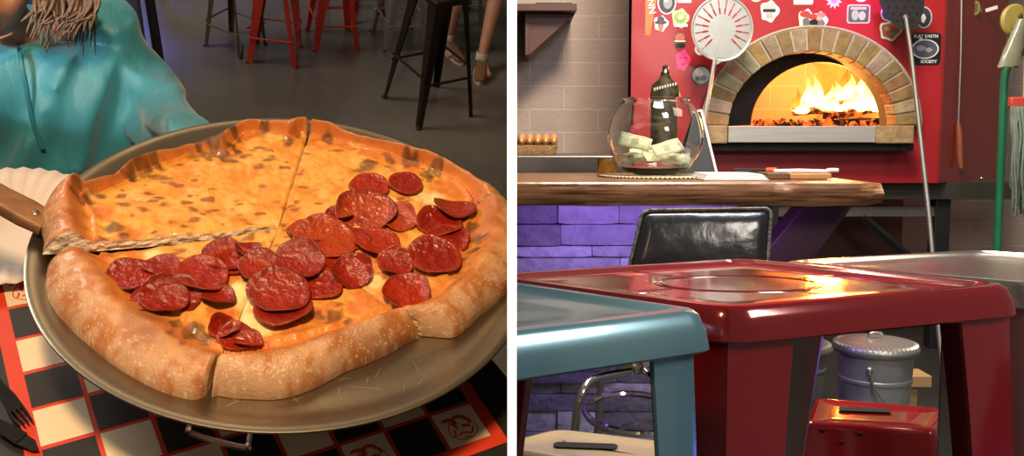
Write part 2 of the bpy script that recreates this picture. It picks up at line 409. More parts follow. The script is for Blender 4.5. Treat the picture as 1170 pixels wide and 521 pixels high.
SAUCE = []
for u, v, r in ((155,170,.02),(165,185,.016),(280,150,.016),(300,146,.012),(370,155,.022),(395,160,.015),(430,172,.02),(465,185,.02),(520,215,.03),(535,240,.022),(500,235,.02),(255,170,.015),(150,280,.018),(270,385,.022),(255,360,.018),(300,395,.02),(335,385,.02),(370,360,.02),(420,345,.02),(470,330,.02),(200,330,.02),(170,335,.02),(490,300,.022),(120,258,.012),(240,315,.03),(290,300,.03),(345,310,.03),(400,300,.03),(440,260,.025),(160,300,.02)):
    q = LZ(u, v, PZ+0.014)-PP; SAUCE.append((q.x, q.y, r))
MILK = []
for u, v, r in ((290,368,.017),(275,335,.018),(300,372,.012),(495,226,.016),(480,222,.010),(430,320,.010),(380,325,.010),(285,345,.014),(175,290,.010),(445,228,.01)):
    q = LZ(u, v, PZ+0.014)-PP; MILK.append((q.x, q.y, r))
def blob(L_, x, y, k=0.45):
    s_ = 0
    for cx, cy, r in L_:
        d = math.hypot(x-cx, y-cy)/r
        if d < 1.6:
            d += k*noise.noise(Vector((x*110, y*110, cx*50)))*1.2
            s_ = max(s_, 1-sst(0.55, 1.15, d))
    return s_
def surf(a, s_, ro, ri):
    """height and crust amount at angle a, fraction s_ of outline radius"""
    x, y = ro*s_*math.cos(a), ro*s_*math.sin(a); r = ro*s_
    fi = ri/ro; hc = 0.030+0.007*noise.noise(Vector((math.cos(a)*3, math.sin(a)*3, 5)))
    t = (s_-fi)/(1-fi)
    base = 0.0125+0.0022*noise.noise(Vector((x*45, y*45, 1)))+0.0010*noise.noise(Vector((x*130, y*130, 4)))
    if t <= 0:
        return base+0.004*sst(-0.25, 0, t), 0.0
    bulge = max(0.0, 1-abs(2*t-1)**2.3)**0.5 if t > 0.5 else sst(-0.05, 0.5, t)
    lo = base*(1-t)+0.001*t
    h = lo+(hc-0.010)*bulge+0.0016*noise.noise(Vector((x*60, y*60, 9)))*bulge
    if math.sin(a) > -0.1: h += 0.006*max(0, noise.noise(Vector((x*32, y*32, 22))))*bulge
    return h, sst(0, 0.35, t)
def pcol(x, y, s_, cr, a, t):
    p = Vector((x, y, 0))
    n1 = noise.noise(p*38); n2 = noise.noise(p*120+Vector((3, 1, 0))); n3 = noise.noise(p*15+Vector((9, 2, 0)))
    # cheese
    c = mixc((0.80, 0.45, 0.10), (0.72, 0.28, 0.035), sst(-0.4, 0.5, n1+0.4*n2))
    c = mixc(c, (0.80, 0.50, 0.15), 0.7*sst(0.1, 0.55, noise.noise(p*55+Vector((5, 5, 5)))))
    sc = blob(SAUCE, x, y)
    c = mixc(c, (0.58, 0.15, 0.02), 0.75*sc); c = mixc(c, (0.66, 0.24, 0.03), 0.35*sst(0.1, 0.5, noise.noise(p*24+Vector((8, 3, 1)))))
    mk = blob(MILK, x, y, 0.3); c = mixc(c, (0.93, 0.74, 0.36), 0.9*mk)
    # toasted spots
    q = Vector((x*1.0, y*1.5, 0)); q.x += 0.002*n2
    dd, pts = noise.voronoi(q*62+Vector((n2*0.3, n1*0.3, 0)))
    size = 0.17+0.28*((noise.cell(pts[0]*7.3)+1)*0.5)
    if noise.noise(p*17+Vector((1, 8, 3))) > -0.25 and sc < 0.6 and mk < .5:
        sp = 1-sst(size*0.6, size*1.25, dd[0]); c = mixc(c, (0.26, 0.075, 0.018), 0.85*sp*(1-mk))
    dd, pts = noise.voronoi(p*210)
    c = mixc(c, (0.50, 0.19, 0.03), 0.45*(1-sst(0.2, 0.5, dd[0]))*sst(-0.1, 0.4, n3))
    if cr > 0:
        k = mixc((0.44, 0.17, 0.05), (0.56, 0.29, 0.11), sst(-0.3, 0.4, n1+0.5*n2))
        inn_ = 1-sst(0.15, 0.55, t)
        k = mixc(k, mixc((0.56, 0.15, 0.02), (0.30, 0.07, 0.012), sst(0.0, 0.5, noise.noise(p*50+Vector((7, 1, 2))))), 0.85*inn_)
        fl = sst(0.40, 0.85, t+0.22*n3+0.1*n2)
        k = mixc(k, (0.54, 0.36, 0.24), 0.80*fl*sst(-0.6, 0.3, n2+n1))
        br = sst(0.15, 0.6, noise.noise(p*22+Vector((4, 7, 1)))); k = mixc(k, (0.28, 0.09, 0.025), 0.7*br*(1-0.35*fl))
        if math.sin(a) > -0.2:
            k = mixc(k, (0.50, 0.16, 0.04), 0.5*(1-sst(0.5, 0.9, t)))
        dd, pts = noise.voronoi(p*430); k = mixc(k, (0.86, 0.74, 0.58), 0.6*(1-sst(0.12, 0.34, dd[0]))*fl)
        c = mixc(c, k, cr)
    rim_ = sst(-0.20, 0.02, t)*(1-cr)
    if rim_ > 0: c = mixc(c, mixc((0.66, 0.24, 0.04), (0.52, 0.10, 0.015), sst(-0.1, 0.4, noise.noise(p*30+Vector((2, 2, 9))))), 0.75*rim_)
    ch = blob(CH, x, y, 0.9); c = mixc(c, (0.045, 0.022, 0.012), 0.9*ch*(0.75+0.4*n2))
    return c
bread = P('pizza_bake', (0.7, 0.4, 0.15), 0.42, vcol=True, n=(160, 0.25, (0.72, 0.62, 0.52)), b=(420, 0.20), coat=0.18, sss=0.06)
crumb = P('bread_crumb', (0.80, 0.62, 0.42), 0.8, n=(140, 0.6, (0.55, 0.38, 0.22)), b=(170, 0.9))
meat = P('pepperoni_meat', (0.4, 0.03, 0.015), 0.13, vcol=True, n=(140, 0.35, (0.55, 0.30, 0.25)), b=(150, 0.42), coat=0.0, spec=0.5)
PEPS = [(422,210,25,17,0,.002),(463,208,22,16,0,.002),(418,238,34,15,.6,.006),(388,243,16,9,.3,.004),(456,246,22,9,.5,.004),(502,252,26,14,.2,.004),(519,236,26,14,.5,.006),(512,269,26,16,0,.004),(497,289,30,18,.25,.008),(432,276,26,18,.1,.003),(452,297,20,15,.4,.006),
 (372,269,34,19,.3,.006),(350,263,22,13,.2,.003),(343,293,27,19,.35,.010),(319,329,31,21,.3,.009),(325,352,28,14,.4,.004),(364,321,25,17,.1,.003),(402,308,22,16,.7,.004),(283,281,14,14,.3,.007),(268,296,20,18,.1,.003),(257,290,24,19,.1,.004),
 (229,311,29,19,.1,.005),(298,303,24,18,.2,.005),(150,313,23,19,.15,.006),(182,303,20,13,.3,.003),(187,339,24,13,.4,.005),(204,332,22,12,.5,.006),(250,335,17,18,.2,.005),(464,332,27,18,.1,.003),(402,270,20,14,.1,.002),(380,300,14,10,.3,.002),(255,372,14,16,.5,.004),(270,384,18,12,.2,.003),(284,388,14,10,.3,.002),(165,346,14,9,.5,.002)]
def make_slice(a0, a1, label, lift=0.0, shift=(0, 0), crumbside=False, tip=0):
    if a1 < a0: a1 += 2*PI
    am = (a0+a1)/2
    sl = thing('pizza_slice', label, 'pizza slice', (PP.x+0.1*math.cos(am)+shift[0], PP.y+0.1*math.sin(am)+shift[1], PZ+lift), 'slices of the pizza on the pan')
    OFF[sl.name] = Vector((PP.x+0.1*math.cos(am), PP.y+0.1*math.sin(am), PZ))
    if tip:
        R_t = Matrix.Rotation(tip, 3, Vector((math.sin(am), -math.cos(am), 0))); pv_ = Vector((0.1*math.cos(am), 0.1*math.sin(am), 0)); sl.location = Vector((PP.x+shift[0], PP.y+shift[1], PZ+0.001))+R_t @ pv_; sl.rotation_euler = R_t.to_euler()
    mb = MB(); NA = max(30, int((a1-a0)/0.0085)); 
    SS = [k/78*0.78 for k in range(1, 79)]+[0.78+0.22*(k/40)**0.85 for k in range(1, 41)]
    rows = []; cols = []
    for i in range(NA+1):
        f_ = i/NA; row = []; cr_ = []
        for s_ in SS:
            a = lerp(a0, a1, f_); ro = at(OT, a); ri = min(at(IT, a), ro*0.93)
            # a narrow ragged knife gap at the cut edges
            x_, y_ = ro*s_*math.cos(a), ro*s_*math.sin(a)
            gap = (0.0003+0.0003*noise.noise(Vector((x_*60, y_*60, 3))))+0.003*max(0, s_-0.8)*5*(0.6+0.4*noise.noise(Vector((x_*90, y_*90, 8))))
            ga = gap/max(0.02, ro*s_); edge = min(f_, 1-f_)*(a1-a0)
            if edge < 0.03: a += (ga*(1-edge/0.03))*(1 if f_ < 0.5 else -1)
            h, cr = surf(a, s_, ro, ri)
            # dough pulls down a little at the cut
            h -= 0.0022*(1-sst(0, 0.016, edge*max(0.25, s_)))*(0.3+s_*0.8)
            t = (s_-ri/ro)/(1-ri/ro)
            x, y = ro*s_*math.cos(a), ro*s_*math.sin(a)
            row.append(mb.v((PP.x+x, PP.y+y, PZ+max(0.0012, h))))
            cr_.append(pcol(x, y, s_, cr, a, t))
        rows.append(row); cols.append(cr_)
    apex = mb.v((PP.x, PP.y, PZ+0.012))
    def setc(f, cs):
        f.tag = True
        for l, c in zip(f.loops, cs): l[mb.cl] = (*c, 1)
    for i in range(NA):
        setc(mb.bm.faces.new((apex, rows[i][0], rows[i+1][0])), (cols[i][0],)*3)
        for j in range(len(SS)-1):
            setc(mb.bm.faces.new((rows[i][j], rows[i][j+1], rows[i+1][j+1], rows[i+1][j])), (cols[i][j], cols[i][j+1], cols[i+1][j+1], cols[i+1][j]))
    # outer skirt down to the pan and a flat bottom
    bt = [mb.v((r[-1].co.x, r[-1].co.y, PZ+0.0006)) for r in rows]
    for i in range(NA): setc(mb.bm.faces.new((rows[i][-1], bt[i], bt[i+1], rows[i+1][-1])), ((0.5, 0.27, 0.1),)*4)
    ab = mb.v((PP.x, PP.y, PZ+0.0006))
    for i in range(NA): setc(mb.bm.faces.new((ab, bt[i+1], bt[i])), ((0.4, 0.22, 0.1),)*3)
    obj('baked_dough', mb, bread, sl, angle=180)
    # cut sides: crumb
    for row, sd in ((rows_co(rows, 0, a0, SS), 1), (rows_co(rows, -1, a1, SS), -1)):
        mb = MB(); prev = None; big = crumbside and sd == -1
        for p in [Vector((PP.x, PP.y, PZ+0.012))]+row:
            cur = [mb.v(p)]
            hh = p.z-(PZ+0.0006)
            for k in range(1, 7):
                w = 0.0014*noise.noise(Vector((p.x*150, p.y*150, k*0.7)))*(1.5 if big else 0.6)
                tt = Vector((-math.sin(a0 if sd == 1 else a1), math.cos(a0 if sd == 1 else a1), 0))
                cur.append(mb.v(p-Vector((0, 0, hh*k/6))+tt*w*(0 if k == 6 else 1)))
            if prev:
                for k in range(6): mb.f([prev[k], prev[k+1], cur[k+1], cur[k]])
            prev = cur
        mb._mark()
        if big: obj('torn_edge', mb, P('white_crumb', (0.92, 0.85, 0.74), 0.8, n=(90, 0.4, (0.70, 0.58, 0.42)), b=(140, 0.5)), sl, label='pale torn crumb on the cut side')
        else: obj('cut_edge', mb, crumb, sl)
    # pepperoni lying on this slice
    for idx, (u, v, w, h_, tilt, dz) in enumerate(PEPS):
        q = LZ(u, v, PZ+0.016+dz)-PP; a = math.atan2(q.y, q.x) % (2*PI); 
        if not (a0 <= a < a1 or a0 <= a+2*PI < a1): continue
        r = math.hypot(q.x, q.y); ro = at(OT, a); hz = surf(a, min(0.99, r/ro), ro, min(at(IT, a), ro*.93))[0]
        rnd = random.Random(idx*13+5); R = w/1160.0*1.02
        cup = 0.0016+0.003*rnd.random()+0.007*tilt
        mb = MB(); NT = 32; rings = []; ph = rnd.uniform(0, 6.28); ta = rnd.uniform(-0.6, 0.6)+(PI if idx % 3 == 0 else 0)
        M_ = Matrix.Translation(PP+Vector((q.x, q.y, hz+dz*0.6+0.0004))) @ Matrix.Rotation(ta, 4, 'Z') @ Matrix.Rotation(0.42*tilt+0.05, 4, 'X') 
        def pt(rr, th, up):
            wob = 1+0.05*math.sin(2*th+ph)+0.03*math.sin(5*th+ph*2)
            fold = cup*(rr**3)*(0.75+0.55*math.cos(2*(th)+ph))
            z = fold+0.0006*noise.noise(Vector((rr*math.cos(th)*3, rr*math.sin(th)*3, idx)))
            return M_ @ Vector((R*rr*wob*math.cos(th), R*rr*wob*math.sin(th)*(0.93), z+up))
        top = [0.02, 0.2, 0.4, 0.6, 0.75, 0.88, 0.96, 1.0]
        R_ = [[mb.v(pt(x, th*2*PI/NT, 0.0016 if x < 1 else 0.0011)) for th in range(NT)] for x in top]
        R2 = [[mb.v(pt(x, th*2*PI/NT, 0)) for th in range(NT)] for x in (1.0, 0.8, 0.5, 0.02)]
        AL = R_+R2; base = mixc((0.22, 0.009, 0.003), (0.36, 0.026, 0.004), rnd.random())
        if idx in (2, 11, 12, 4): base = (0.40, 0.055, 0.010)
        def cc_(k, th):
            x = (top+[1.0, .8, .5, .02])[k]; nn = noise.noise(Vector((x*math.cos(th)*2.5, x*math.sin(th)*2.5, idx*3.1)))
            c = mixc(base, (0.20, 0.012, 0.008), sst(0, 0.6, nn)*0.6)
            if k >= 5: c = mixc(c, (0.16, 0.02, 0.012) if rnd2 else (0.36, 0.05, 0.012), 0.5)
            return c
        rnd2 = rnd.random() < 0.45
        mb.f(R_[0][::-1]); mb._mark()
        for k in range(len(AL)-1):
            for i in range(NT):
                j = (i+1) % NT; ff = mb.f([AL[k][i], AL[k][j], AL[k+1][j], AL[k+1][i]])
                if ff: setc(ff, (cc_(k, i*2*PI/NT), cc_(k, j*2*PI/NT), cc_(k+1, j*2*PI/NT), cc_(k+1, i*2*PI/NT)))
        for f in mb.bm.faces:
            if len(f.verts) > 4: setc(f, (base,)*len(f.verts))
        mb.f(AL[-1]); 
        for f in mb.bm.faces:
            if not f.tag: setc(f, (base,)*len(f.verts))
        obj('pepperoni', mb, meat, sl, angle=120)
    return sl
def rows_co(rows, k, a, SS):
    # recomputed edge curve (the dough mesh has been moved already)
    out = []; sg = 1 if k == 0 else -1
    for s_ in SS:
        aa = a; ro = at(OT, aa); ri = min(at(IT, aa), ro*0.93)
        x_, y_ = ro*s_*math.cos(aa), ro*s_*math.sin(aa)
        gap = (0.0003+0.0003*noise.noise(Vector((x_*60, y_*60, 3))))+0.003*max(0, s_-0.8)*5*(0.6+0.4*noise.noise(Vector((x_*90, y_*90, 8))))
        aa += sg*gap/max(0.02, ro*s_)
        h, cr = surf(aa, s_, ro, ri); h -= 0.0022*(0.3+s_*0.8)
        out.append(Vector((PP.x+ro*s_*math.cos(aa), PP.y+ro*s_*math.sin(aa), PZ+max(0.0012, h))))
    return out
make_slice(A6, A1, 'pizza slice at the far right, charred crust and two flat pepperoni side by side')
make_slice(A1, A2, 'plain cheese pizza slice at the far side, nearest the teal sweater')
make_slice(A2, A3, 'plain cheese pizza slice lifted on the wooden server, torn white crumb showing', lift=0.000, shift=(-0.003, 0.002), crumbside=True, tip=0.075)
make_slice(A3, A4, 'pizza slice with wide pale floury crust at the front left')
make_slice(A4, A5, 'pizza slice with the long pale crust nearest the viewer at the front')
make_slice(A5, A6, 'pizza slice against the right edge of the pan with ruffled pepperoni')

# wooden handled pizza server ------------------------------------------------
h0 = LZ(-60, 196, PZ+0.050); h1 = LZ(54, 256, PZ+0.018)
sv = thing('pizza_server', 'pizza server with riveted wooden handle under the left slice', 'server', tuple(h1))
d = (h1-h0).normalized(); s_ = d.cross(Vector((0, 0, 1))).normalized(); u_ = s_.cross(d)
mb = MB()
mb.loft([rpoly([p+s_*w+u_*t, p-s_*w+u_*t, p-s_*w-u_*t, p+s_*w-u_*t], 0.004, 3) for p, w, t in ((h0-d*0.02, 0.010, 0.005), (h0, 0.0135, 0.007), (h0+d*0.05, 0.0125, 0.007), (h1-d*0.02, 0.0135, 0.007), (h1, 0.0125, 0.006))])
obj('handle', mb, P('worn_handle_wood', (0.27, 0.14, 0.065), 0.5, n=(22, 0.6, (0.12, 0.055, 0.025)), stretch=(1, 5, 5), b=(60, 0.1)), sv, label='wooden handle')
for t in (0.050, 0.012):
    mb = MB(); mb.M = Matrix.Translation(h1-d*t+u_*0.0065) @ u_.to_track_quat('Z', 'Y').to_matrix().to_4x4()
    mb.lathe([(0.0032, 0), (0.0032, 0.0006), (0.002, 0.0012), (0.0003, 0.0014)], n=14); obj('rivet', mb, P('dull_steel', (0.35, 0.32, 0.30), 0.35, 1.0), sv)
mb = MB(); q = h1-d*0.01; dz = Vector((0, 0, 1))
b1 = Vector((PP.x-0.15, PP.y+0.01, PZ+0.0075)); b2 = Vector((PP.x-0.05, PP.y+0.01, PZ+0.0075))
mb.loft([[p+Vector((0, w, 0))+dz*0.0007, p-Vector((0, w, 0))+dz*0.0007, p-Vector((0, w, 0)), p+Vector((0, w, 0))] for p, w in ((q, 0.008), (b1-Vector((0.02, 0, -0.002)), 0.012), (b1, 0.03), (b2, 0.012))])
obj('blade', mb, MATS['dull_steel'], sv, label='steel blade')

# ------------------------------------------------------------------ the woman across the table
def LS(u, v, y): return LD(u, v, y)
per = thing('person', 'person in a teal quarter zip sweater seated behind the pizza, long grey brown hair', 'person', tuple(LD(50, 300, 1.12)*Vector((1, 1, 0)) if False else Vector((LD(50, 200, 1.15).x, 1.15, 0.36))))
Y0 = 1.16
def ring(c, hw, hd, n=56, pw=2.3, rot=0.0, tilt=0.0):
    out = []
    for t in range(n):
        a = t*2*PI/n; x = math.copysign(abs(math.cos(a))**(2/pw), math.cos(a))*hw; y = math.copysign(abs(math.sin(a))**(2/pw), math.sin(a))*hd
        q = Matrix.Rotation(rot, 3, 'Z') @ Matrix.Rotation(tilt, 3, 'X') @ Vector((x, y, 0)); out.append(Vector(c)+q)
    return out
def folded(rings, amp, seed, dirn=(1, 0, 1.2)):
    out = []
    D_ = Vector(dirn).normalized()
    for r in rings:
        c = sum(r, Vector())/len(r); rr = []
        for p in r:
            q = p*1.0; w = noise.noise(p*4.0+Vector((seed, 0, 0)))
            ph = q.dot(D_)*115+w*8.0
            f_ = (math.sin(ph)+0.5*math.sin(ph*0.57+2+w*3))*(0.35+0.65*max(0, noise.noise(p*7+Vector((0, seed, 4)))+0.35))
            n_ = (p-c).normalized(); cr2 = (1-abs(noise.noise(Vector((q.dot(D_)*16, q.y*5, q.dot(Vector((D_.z, 0, -D_.x)))*5+seed))))*2.2); rr.append(p+n_*(amp*f_+0.010*max(0, cr2)**2-0.003))
        out.append(rr)
    return out
def dense(st_, n):
    out = []
    for k in range(n+1):
        t = k/n*(len(st_)-1); i = min(int(t), len(st_)-2); f_ = t-i; f_ = f_
        a = st_[max(i-1, 0)]; b = st_[i]; c = st_[i+1]; d_ = st_[min(i+2, len(st_)-1)]
        def cr(a, b, c, d): return 0.5*((2*b)+(c-a)*f_+(2*a-5*b+4*c-d)*f_*f_+(3*b-a-3*c+d)*f_**3)
        out.append([cr(*z) for z in zip(a, b, c, d_)])
    return out
ppm = 1050/1.40
# torso stations: u, v, y, half width px, half depth m
TS = [(58, 330, 1.16, 112, .105), (56, 262, 1.16, 112, .110), (54, 222, 1.165, 104, .105), (52, 180, 1.175, 97, .098), (50, 140, 1.19, 97, .095), (46, 100, 1.205, 100, .092), (42, 74, 1.22, 98, .085), (38, 60, 1.235, 92, .070), (34, 53, 1.25, 78, .055), (28, 50, 1.262, 55, .045), (24, 50, 1.275, 40, .038)]
st_ = []
for u, v, y, hw, hd in TS:
    p = LD(u, v, y); p.y = y+hd; st_.append([p.x, p.y, p.z, hw/ppm, hd])
rings = [ring((s[0], s[1], s[2]), s[3], s[4], 72, 2.5) for s in dense(st_, 90)]
# chest fullness
for r in rings:
    for i, p in enumerate(r):
        cz = LD(46, 110, 1.2).z
        f_ = math.exp(-((p.z-cz+0.02)/0.055)**2); xs = (p.x-LD(46, 110, 1.2).x)
        if p.y < Y0+0.12: p.y -= 0.020*f_*math.exp(-((abs(xs)-0.06)/0.05)**2)
sweater = P('teal_knit', (0.035, 0.30, 0.43), 0.5, n=(30, 0.4, (0.045, 0.22, 0.28)), stretch=(1.5, 1, 0.55), b=(13, 1.0), sheen=0.35)
torso = folded(rings, 0.012, 3.0, (1.0, 0, -0.55))
# sleeves
def sleeve(P_, amp, seed, mbx):
    d_ = dense([list(p) for p in P_], 60); rr = []
    up = Vector((0, 0, 1))
    for i, s in enumerate(d_):
        c = Vector(s[:3]); c2 = Vector(d_[min(i+1, 60)][:3])-Vector(d_[max(i-1, 0)][:3]); c2.normalize()
        a = c2.cross(Vector((0, -1, 0.2))).normalized(); b_ = a.cross(c2)
        rr.append([c+a*math.cos(t*2*PI/36)*s[3]+b_*math.sin(t*2*PI/36)*s[3]*0.92 for t in range(36)])
    rr = folded(rr, amp, seed, (0.2, 0.3, 1.3)); mbx.loft(rr)
sh = LD(108, 24, 1.30); el = LD(182, 140, 1.20); wr = LD(222, 178, 1.02); hand = LD(232, 190, 0.97)
shl = LD(-34, 22, 1.30); ell_ = LD(-88, 130, 1.22); wrl = LD(-60, 232, 1.0); wrl.z = 0.80
mb = MB(); mb.loft(torso)
sleeve([(*LD(88, 26, 1.30), .036), (*sh, .040), (*LD(124, 38, 1.30), .042), (*LD(148, 74, 1.28), .040), (*LD(168, 108, 1.25), .040), (*el, .043), (*LD(203, 160, 1.12), .040), (*wr, .034)], 0.009, 8, mb)
sleeve([(*LD(-24, 30, 1.30), .036), (*shl, .056), (*LD(-62, 60, 1.28), .056), (*ell_, .050), (*LD(-80, 185, 1.1), .042), (*wrl, .034)], 0.006, 11, mb)
body_sh = obj('sweater', mb, sweater, per, angle=180, label='teal heathered quarter zip sweater')
rm = body_sh.modifiers.new('r', 'REMESH'); rm.mode = 'VOXEL'; rm.voxel_size = 0.0042; rm.use_smooth_shade = True
sm = body_sh.modifiers.new('s', 'SMOOTH'); sm.factor = 0.5; sm.iterations = 2
# body with skin: head, neck, forearm ends, hands, hips, legs as one continuous skinned surface
skin = P('skin', (0.62, 0.33, 0.24), 0.5, n=(30, 0.25, (0.52, 0.23, 0.16)), b=(60, 0.06), sss=0.1)
def skin_body(name, verts, edges, m, parent, root=0, lvl=2, label=None):
    bm = bmesh.new(); off = OFF[parent.name]
    V = [bm.verts.new(Vector(v[0])-off) for v in verts]
    for a, b in edges: bm.edges.new((V[a], V[b]))
    me = bpy.data.meshes.new(name); bm.to_mesh(me); bm.free(); me.materials.append(m)
    o = bpy.data.objects.new(name, me); link(o); o.parent = parent; OFF[o.name] = off
    md = o.modifiers.new('skin', 'SKIN'); md.use_smooth_shade = True
    if not me.skin_vertices: 
        try: me.skin_vertices.new()
        except Exception: pass
    if me.skin_vertices:
        for i, v in enumerate(verts):
            r = v[1]; me.skin_vertices[0].data[i].radius = (r, r) if not isinstance(r, tuple) else r
            me.skin_vertices[0].data[i].use_root = (i == root)
    s2 = o.modifiers.new('sub', 'SUBSURF'); s2.levels = lvl; s2.render_levels = lvl
    if label: o['label'] = label
    return o
nb = LD(20, 52, 1.30)      # base of neck
hc = nb+Vector((-0.022, -0.036, 0.130))   # head centre
pel = Vector((nb.x+0.03, 1.30, 0.46))
hnd = hand
V = [(pel, .085), (Vector((nb.x+.02, 1.31, 0.60)), .075), (Vector((nb.x, 1.31, nb.z-0.10)), .050), (nb-Vector((0, 0, 0.02)), .040), (nb+Vector((-.005, -.008, .045)), .036), (hc-Vector((0, 0, .035)), .040),
     (sh-Vector((0.02, 0, 0.01)), .010), (el, .010), (wr, .019), (hnd, (.020, .012)),
     (shl+Vector((0.02, 0, -0.01)), .018), (ell_, .020), (wrl, .019), (wrl+Vector((0.02, -0.05, 0)), (.020, .012)),
     (pel+Vector((-.08, -.02, -.02)), .060), (pel+Vector((-.10, -.33, 0)), .045), (pel+Vector((-.10, -.30, -.40)), .028), (pel+Vector((-.10, -.38, -.42)), .022),
     (pel+Vector((.08, -.02, -.02)), .060), (pel+Vector((.10, -.33, 0)), .045), (pel+Vector((.10, -.30, -.40)), .028), (pel+Vector((.10, -.38, -.42)), .022)]
E_ = [(0, 1), (1, 2), (2, 3), (3, 4), (4, 5), (2, 6), (6, 7), (7, 8), (8, 9), (2, 10), (10, 11), (11, 12), (12, 13), (0, 14), (14, 15), (15, 16), (16, 17), (0, 18), (18, 19), (19, 20), (20, 21)]
def fingers(V, E_, hi, hp, dirv, side):
    d = dirv.normalized(); s_ = side.normalized(); up = d.cross(s_)
    for k in range(4):
        L_ = (0.058, 0.066, 0.062, 0.048)[k]; o = hp+s_*(k-1.5)*0.014
        i = len(V); V += [(o+d*0.028, .0085), (o+d*(0.028+L_*0.5)+Vector((0, 0, -0.006)), .0072), (o+d*(0.028+L_*0.95)+Vector((0, 0, -0.022)), .006)]
        E_ += [(hi, i), (i, i+1), (i+1, i+2)]
    i = len(V); V += [(hp-s_*0.026+d*0.008, .0095), (hp-s_*0.036+d*0.034-Vector((0, 0, .01)), .0075)]; E_ += [(hi, i), (i, i+1)]
fingers(V, E_, 9, hnd, Vector((0.2, -1, -0.1)), Vector((1, 0.2, 0)))
fingers(V, E_, 13, V[13][0], Vector((0.3, -1, -0.05)), Vector((-1, 0, 0)))
skin_body('body', V, E_, skin, per)
# head: sculpted ellipsoid with chin, nose, lips, brow, ears; faces right and slightly down
HR = (0.068, 0.083, 0.100)
mb = MB(); n, m_ = 64, 48; rings = []
for i in range(1, m_):
    th = PI*i/m_; r = []
    for t in range(n):
        a = t*2*PI/n; x = math.sin(th)*math.cos(a); y = math.sin(th)*math.sin(a); z = -math.cos(th)
        px, py, pz = x*HR[0], y*HR[1], z*HR[2]
        fr = max(0, -y)           # front
        jaw = sst(0.1, -0.9, z) if z < 0.1 else 0
        jaw = sst(-0.1, 0.95, -z)
        px *= 1-0.30*jaw; py += -0.010*jaw*fr+0.018*jaw*(1-fr)
        def bump(cx, cz, w, h, amp): return amp*fr*math.exp(-((x-cx)/w)**2-((z-cz)/h)**2)
        py -= bump(0, -0.12, 0.13, 0.20, 0.018)+bump(0, -0.24, 0.16, 0.09, 0.010)          # nose
        py -= bump(0, -0.50, 0.28, 0.05, 0.0055)+bump(0, -0.60, 0.24, 0.055, 0.006)         # lips
        py += bump(0, -0.55, 0.30, 0.02, 0.006)                                              # mouth line
        py -= bump(0, -0.86, 0.30, 0.14, 0.010)                                              # chin
        py += bump(0.32, 0.05, 0.18, 0.10, 0.010)+bump(-0.32, 0.05, 0.18, 0.10, 0.010)       # eye sockets
        py -= bump(0, 0.22, 0.6, 0.10, 0.004)
        py -= bump(0.45, -0.22, 0.22, 0.2, 0.006)+bump(-0.45, -0.22, 0.22, 0.2, 0.006)       # cheeks
        py += 0.0028*fr*math.exp(-((abs(x)-0.36)/0.05)**2-((z+0.45)/0.16)**2)                # smile folds
        r.append(Vector((px, py, pz)))
    rings.append(r)
mb.M = Matrix.Translation(hc) @ Matrix.Rotation(math.radians(18), 4, 'Z') @ Matrix.Rotation(math.radians(3), 4, 'X')
mb.loft(rings); HM = mb.M.copy()
for sx in (-1, 1): mb.ell((sx*0.068, 0.008, -0.005), (0.008, 0.017, 0.028), 12, 8)
obj('head', mb, skin, per, angle=180)
mb = MB(); mb.M = HM
mb.tube([(x*0.021, -0.0905+abs(x)**2*0.008-0.0, -0.0545+0.002*abs(x)) for x in [k/6-1 for k in range(13)]], [0.0008+0.0014*(1-abs(k/6-1)) for k in range(13)], 8)
obj('lips', mb, P('lips', (0.52, 0.22, 0.17), 0.45, n=(40, 0.2)), per)
for sx in (-1, 1):
    mb = MB(); mb.M = HM; mb.ell((sx*0.024, -0.068, 0.006), (0.011, 0.009, 0.008), 12, 8); ey = obj('eye', mb, P('eye_white', (0.75, 0.72, 0.68), 0.2), per); mb = MB(); mb.M = HM; mb.ell((sx*0.024, -0.0745, 0.004), (0.0052, 0.0035, 0.0052), 12, 8); obj('iris', mb, P('iris_brown', (0.05, 0.025, 0.012), 0.2), ey); mb = MB(); mb.M = HM; mb.tube([(sx*(0.012+0.006*q), -0.0735-0.001*(2-abs(q-2)), 0.0125-0.0006*(q-2)**2) for q in range(5)], 0.0028, 8); obj('eyelid', mb, skin, ey)
# collar, zip
mb = MB(); col_r = []
cn = nb+Vector((0.0, -0.012, 0))
for k in range(33):
    a = -PI/2+0.30+(2*PI-0.60)*k/32; rx, ry = 0.062, 0.058; fz = 0.020-0.045*max(0, -math.sin(a))**2
    c = cn+Vector((rx*math.cos(a), ry*math.sin(a)-0.008*max(0, -math.sin(a)), fz-0.012))
    col_r.append(c)
for c in ():
    pass
R1 = []
for c in col_r:
    o_ = (c-cn); o_.z = 0; o_.normalize()
    R1.append([c-o_*0.003, c+o_*0.014-Vector((0, 0, 0.020)), c+o_*0.018-Vector((0, 0, 0.034)), c+o_*0.010-Vector((0, 0, 0.034)), c+o_*0.002-Vector((0, 0, 0.016)), c-o_*0.005])
mb.loft(R1)
obj('collar', mb, P('teal_collar', (0.03, 0.30, 0.40), 0.5, n=(24, 0.3), b=(400, 0.1)), per, angle=80)
zp = []
def front(u, v):
    # first hit of the view ray with the torso front: y from stations
    best = None
    for s in dense(st_, 60):
        y = s[1]-s[4]; q = LD(u, v, y)
        if best is None or abs(q.z-s[2]) < best[0]: best = (abs(q.z-s[2]), y)
    return LD(u, v, best[1]-0.010)
for u, v in ((22, 54), (24, 70), (29, 95), (33, 118), (38, 140), (44, 158), (49, 170)): zp.append(front(u, v))
mb = MB(); mb.tube(smoothpath(zp, 5), 0.0032, 8, flat=0.7); obj('zip_placket', mb, P('zip_teal', (0.02, 0.20, 0.30), 0.45, n=(60, 0.4)), per)
